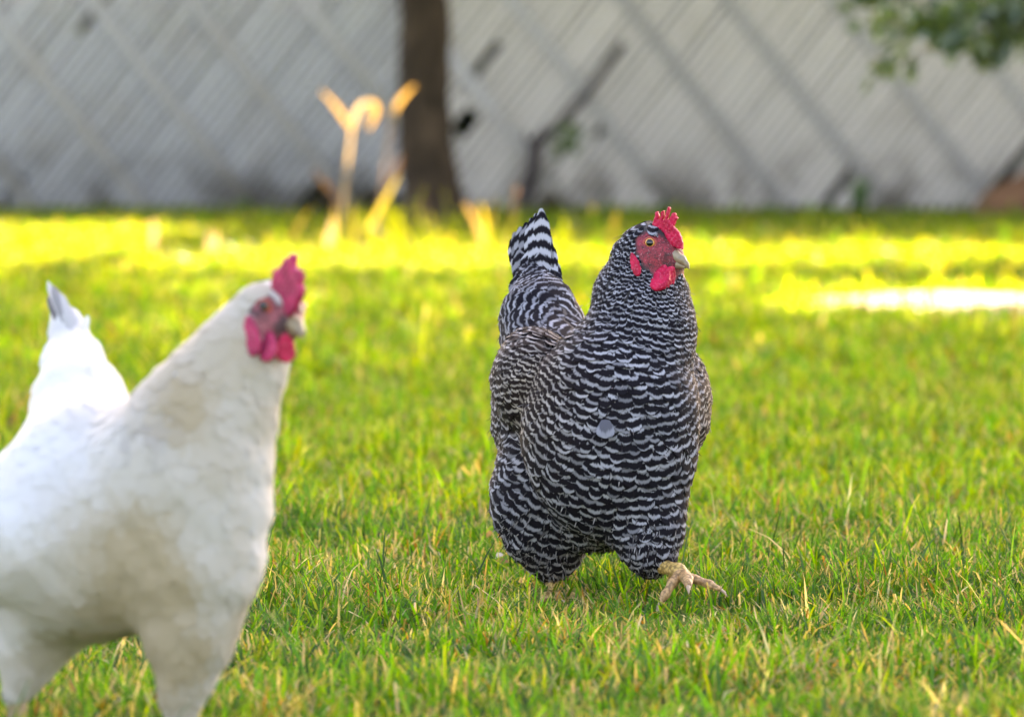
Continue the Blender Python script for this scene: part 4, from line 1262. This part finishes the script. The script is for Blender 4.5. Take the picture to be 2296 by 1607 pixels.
# ------------------------------------------------------------------ things at the foot of the fence
Y = 23.55
br = empty('fallen_branch', (0, 0, 0), 'dark dead branch leaning on the fence right of the tree trunk with green leaves', 'branch')
limb('stem', [(*at(1172, 500, Y), 0.028), (*at(1190, 400, Y), 0.030), (*at(1205, 320, Y + .1), 0.026), (*at(1262, 275, Y + .2), 0.020), (*at(1320, 205, Y + .28), 0.017), (*at(1372, 138, Y + .34), 0.016), (*at(1400, 100, Y + .36), 0.008)], br, TWIG, 8, 0.15)
limb('twig', [(*at(1200, 345, Y + .1), 0.012), (*at(1180, 310, Y + .1), 0.008), (*at(1176, 290, Y + .12), 0.004)], br, TWIG, 6, 0.1)
c = at(1268, 315, Y)
q = c + rt.normal(size=(34, 3)) * np.array((0.025, 0.03, 0.03))
link('leaves', leaf_cloud('leaves', q, 0.06, leaf_tints(34), rt), LEAF, br)['kind'] = 'stuff'

def weed(px, py, h, n_, lab, tint=(0.05, 0.12, 0.02)):
    g = at(px, py, 23.5); g[2] = 0
    w = empty('weed', g, lab, 'weed')
    for i in range(n_):
        a = random.uniform(0, 2 * math.pi); r_ = random.uniform(0.02, 0.09); hh = h * random.uniform(0.6, 1.1)
        pts = bez((0, 0, -0.01), (r_ * 0.3 * math.cos(a), r_ * 0.3 * math.sin(a), hh * 0.7), (r_ * math.cos(a), r_ * math.sin(a), hh))
        V, F, C = ribbon(pts, 0.03 * np.sin(np.linspace(0.5, 3.0, 9)), tint, (math.cos(a), math.sin(a), 0.3))
        link('leaf', mesh_np('leaf', V, F, True, color=C), LEAF, w)
weed(1925, 480, 0.17, 14, 'dark green weed tuft at the fence foot beside a broken slat at right')
weed(1480, 480, 0.07, 9, 'low dark weed at the fence foot above the barred hen head')
weed(1720, 480, 0.06, 9, 'low dark weed at the fence foot right of the barred hen')
weed(725, 480, 0.16, 18, 'dark brown dead weed at the fence foot behind the tall golden stalk', (0.045, 0.030, 0.016))
weed(840, 480, 0.13, 16, 'dark brown dead weed at the fence foot touching the left side of the tree trunk', (0.05, 0.033, 0.018))
weed(1240, 480, 0.10, 14, 'brown dead weed at the fence foot right of the leaning dead branch', (0.055, 0.038, 0.022))
weed(560, 480, 0.08, 12, 'low brownish weed at the fence foot left of the dry stalks')

MOUND = simple_mat('red_brown_earth', (0.17, 0.085, 0.05), 0.95, 0.1, 0.35, 8.0, 0.0, 0.8)
mc = at(2330, 475, 23.4); mc[2] = 0
mprims = [('e', np.array((0.0, 0, 0.02)), np.array((0.26, 0.22, 0.16))), ('e', np.array((0.10, 0.02, 0.12)), np.array((0.18, 0.16, 0.13))), ('e', np.array((-0.10, -0.03, 0.03)), np.array((0.16, 0.14, 0.08)))]
md = link('earth_mound', sdf_mesh('earth_mound', mprims, 0.05, 0.014)[0], MOUND, None, tuple(mc))
props(md, 'reddish brown heap of earth against the fence at the right edge', 'earth heap')

# fallen petals and leaf by the standing foot
def fallen(px, py, Y, size, tint, lab, cat, name):
    g = at(px, py, Y)
    n_ = 7
    V, F, C = ribbon(bez((-size / 2, 0, 0), (0, 0.004, size * 0.35), (size / 2, -0.004, 0.003), n_), size * 0.7 * np.sin(np.linspace(0.35, 2.9, n_)), tint, (0.1, -0.8, 0.6))
    o = link(name, mesh_np(name, V, F, True, color=C), STRAW, None, tuple(g))
    props(o, lab, cat)
fallen(1116, 1249, 6.84, 0.012, (0.50, 0.46, 0.46), 'white petal lying in the grass left of the standing foot', 'petal', 'petal')
fallen(1124, 1264, 6.82, 0.015, (0.32, 0.13, 0.05), 'orange brown dead leaf in the grass under the white petal', 'leaf', 'fallen_leaf')
fallen(1093, 1202, 7.12, 0.015, (0.40, 0.18, 0.05), 'upright orange dry leaf in the grass left of the barred hen', 'leaf', 'fallen_leaf')
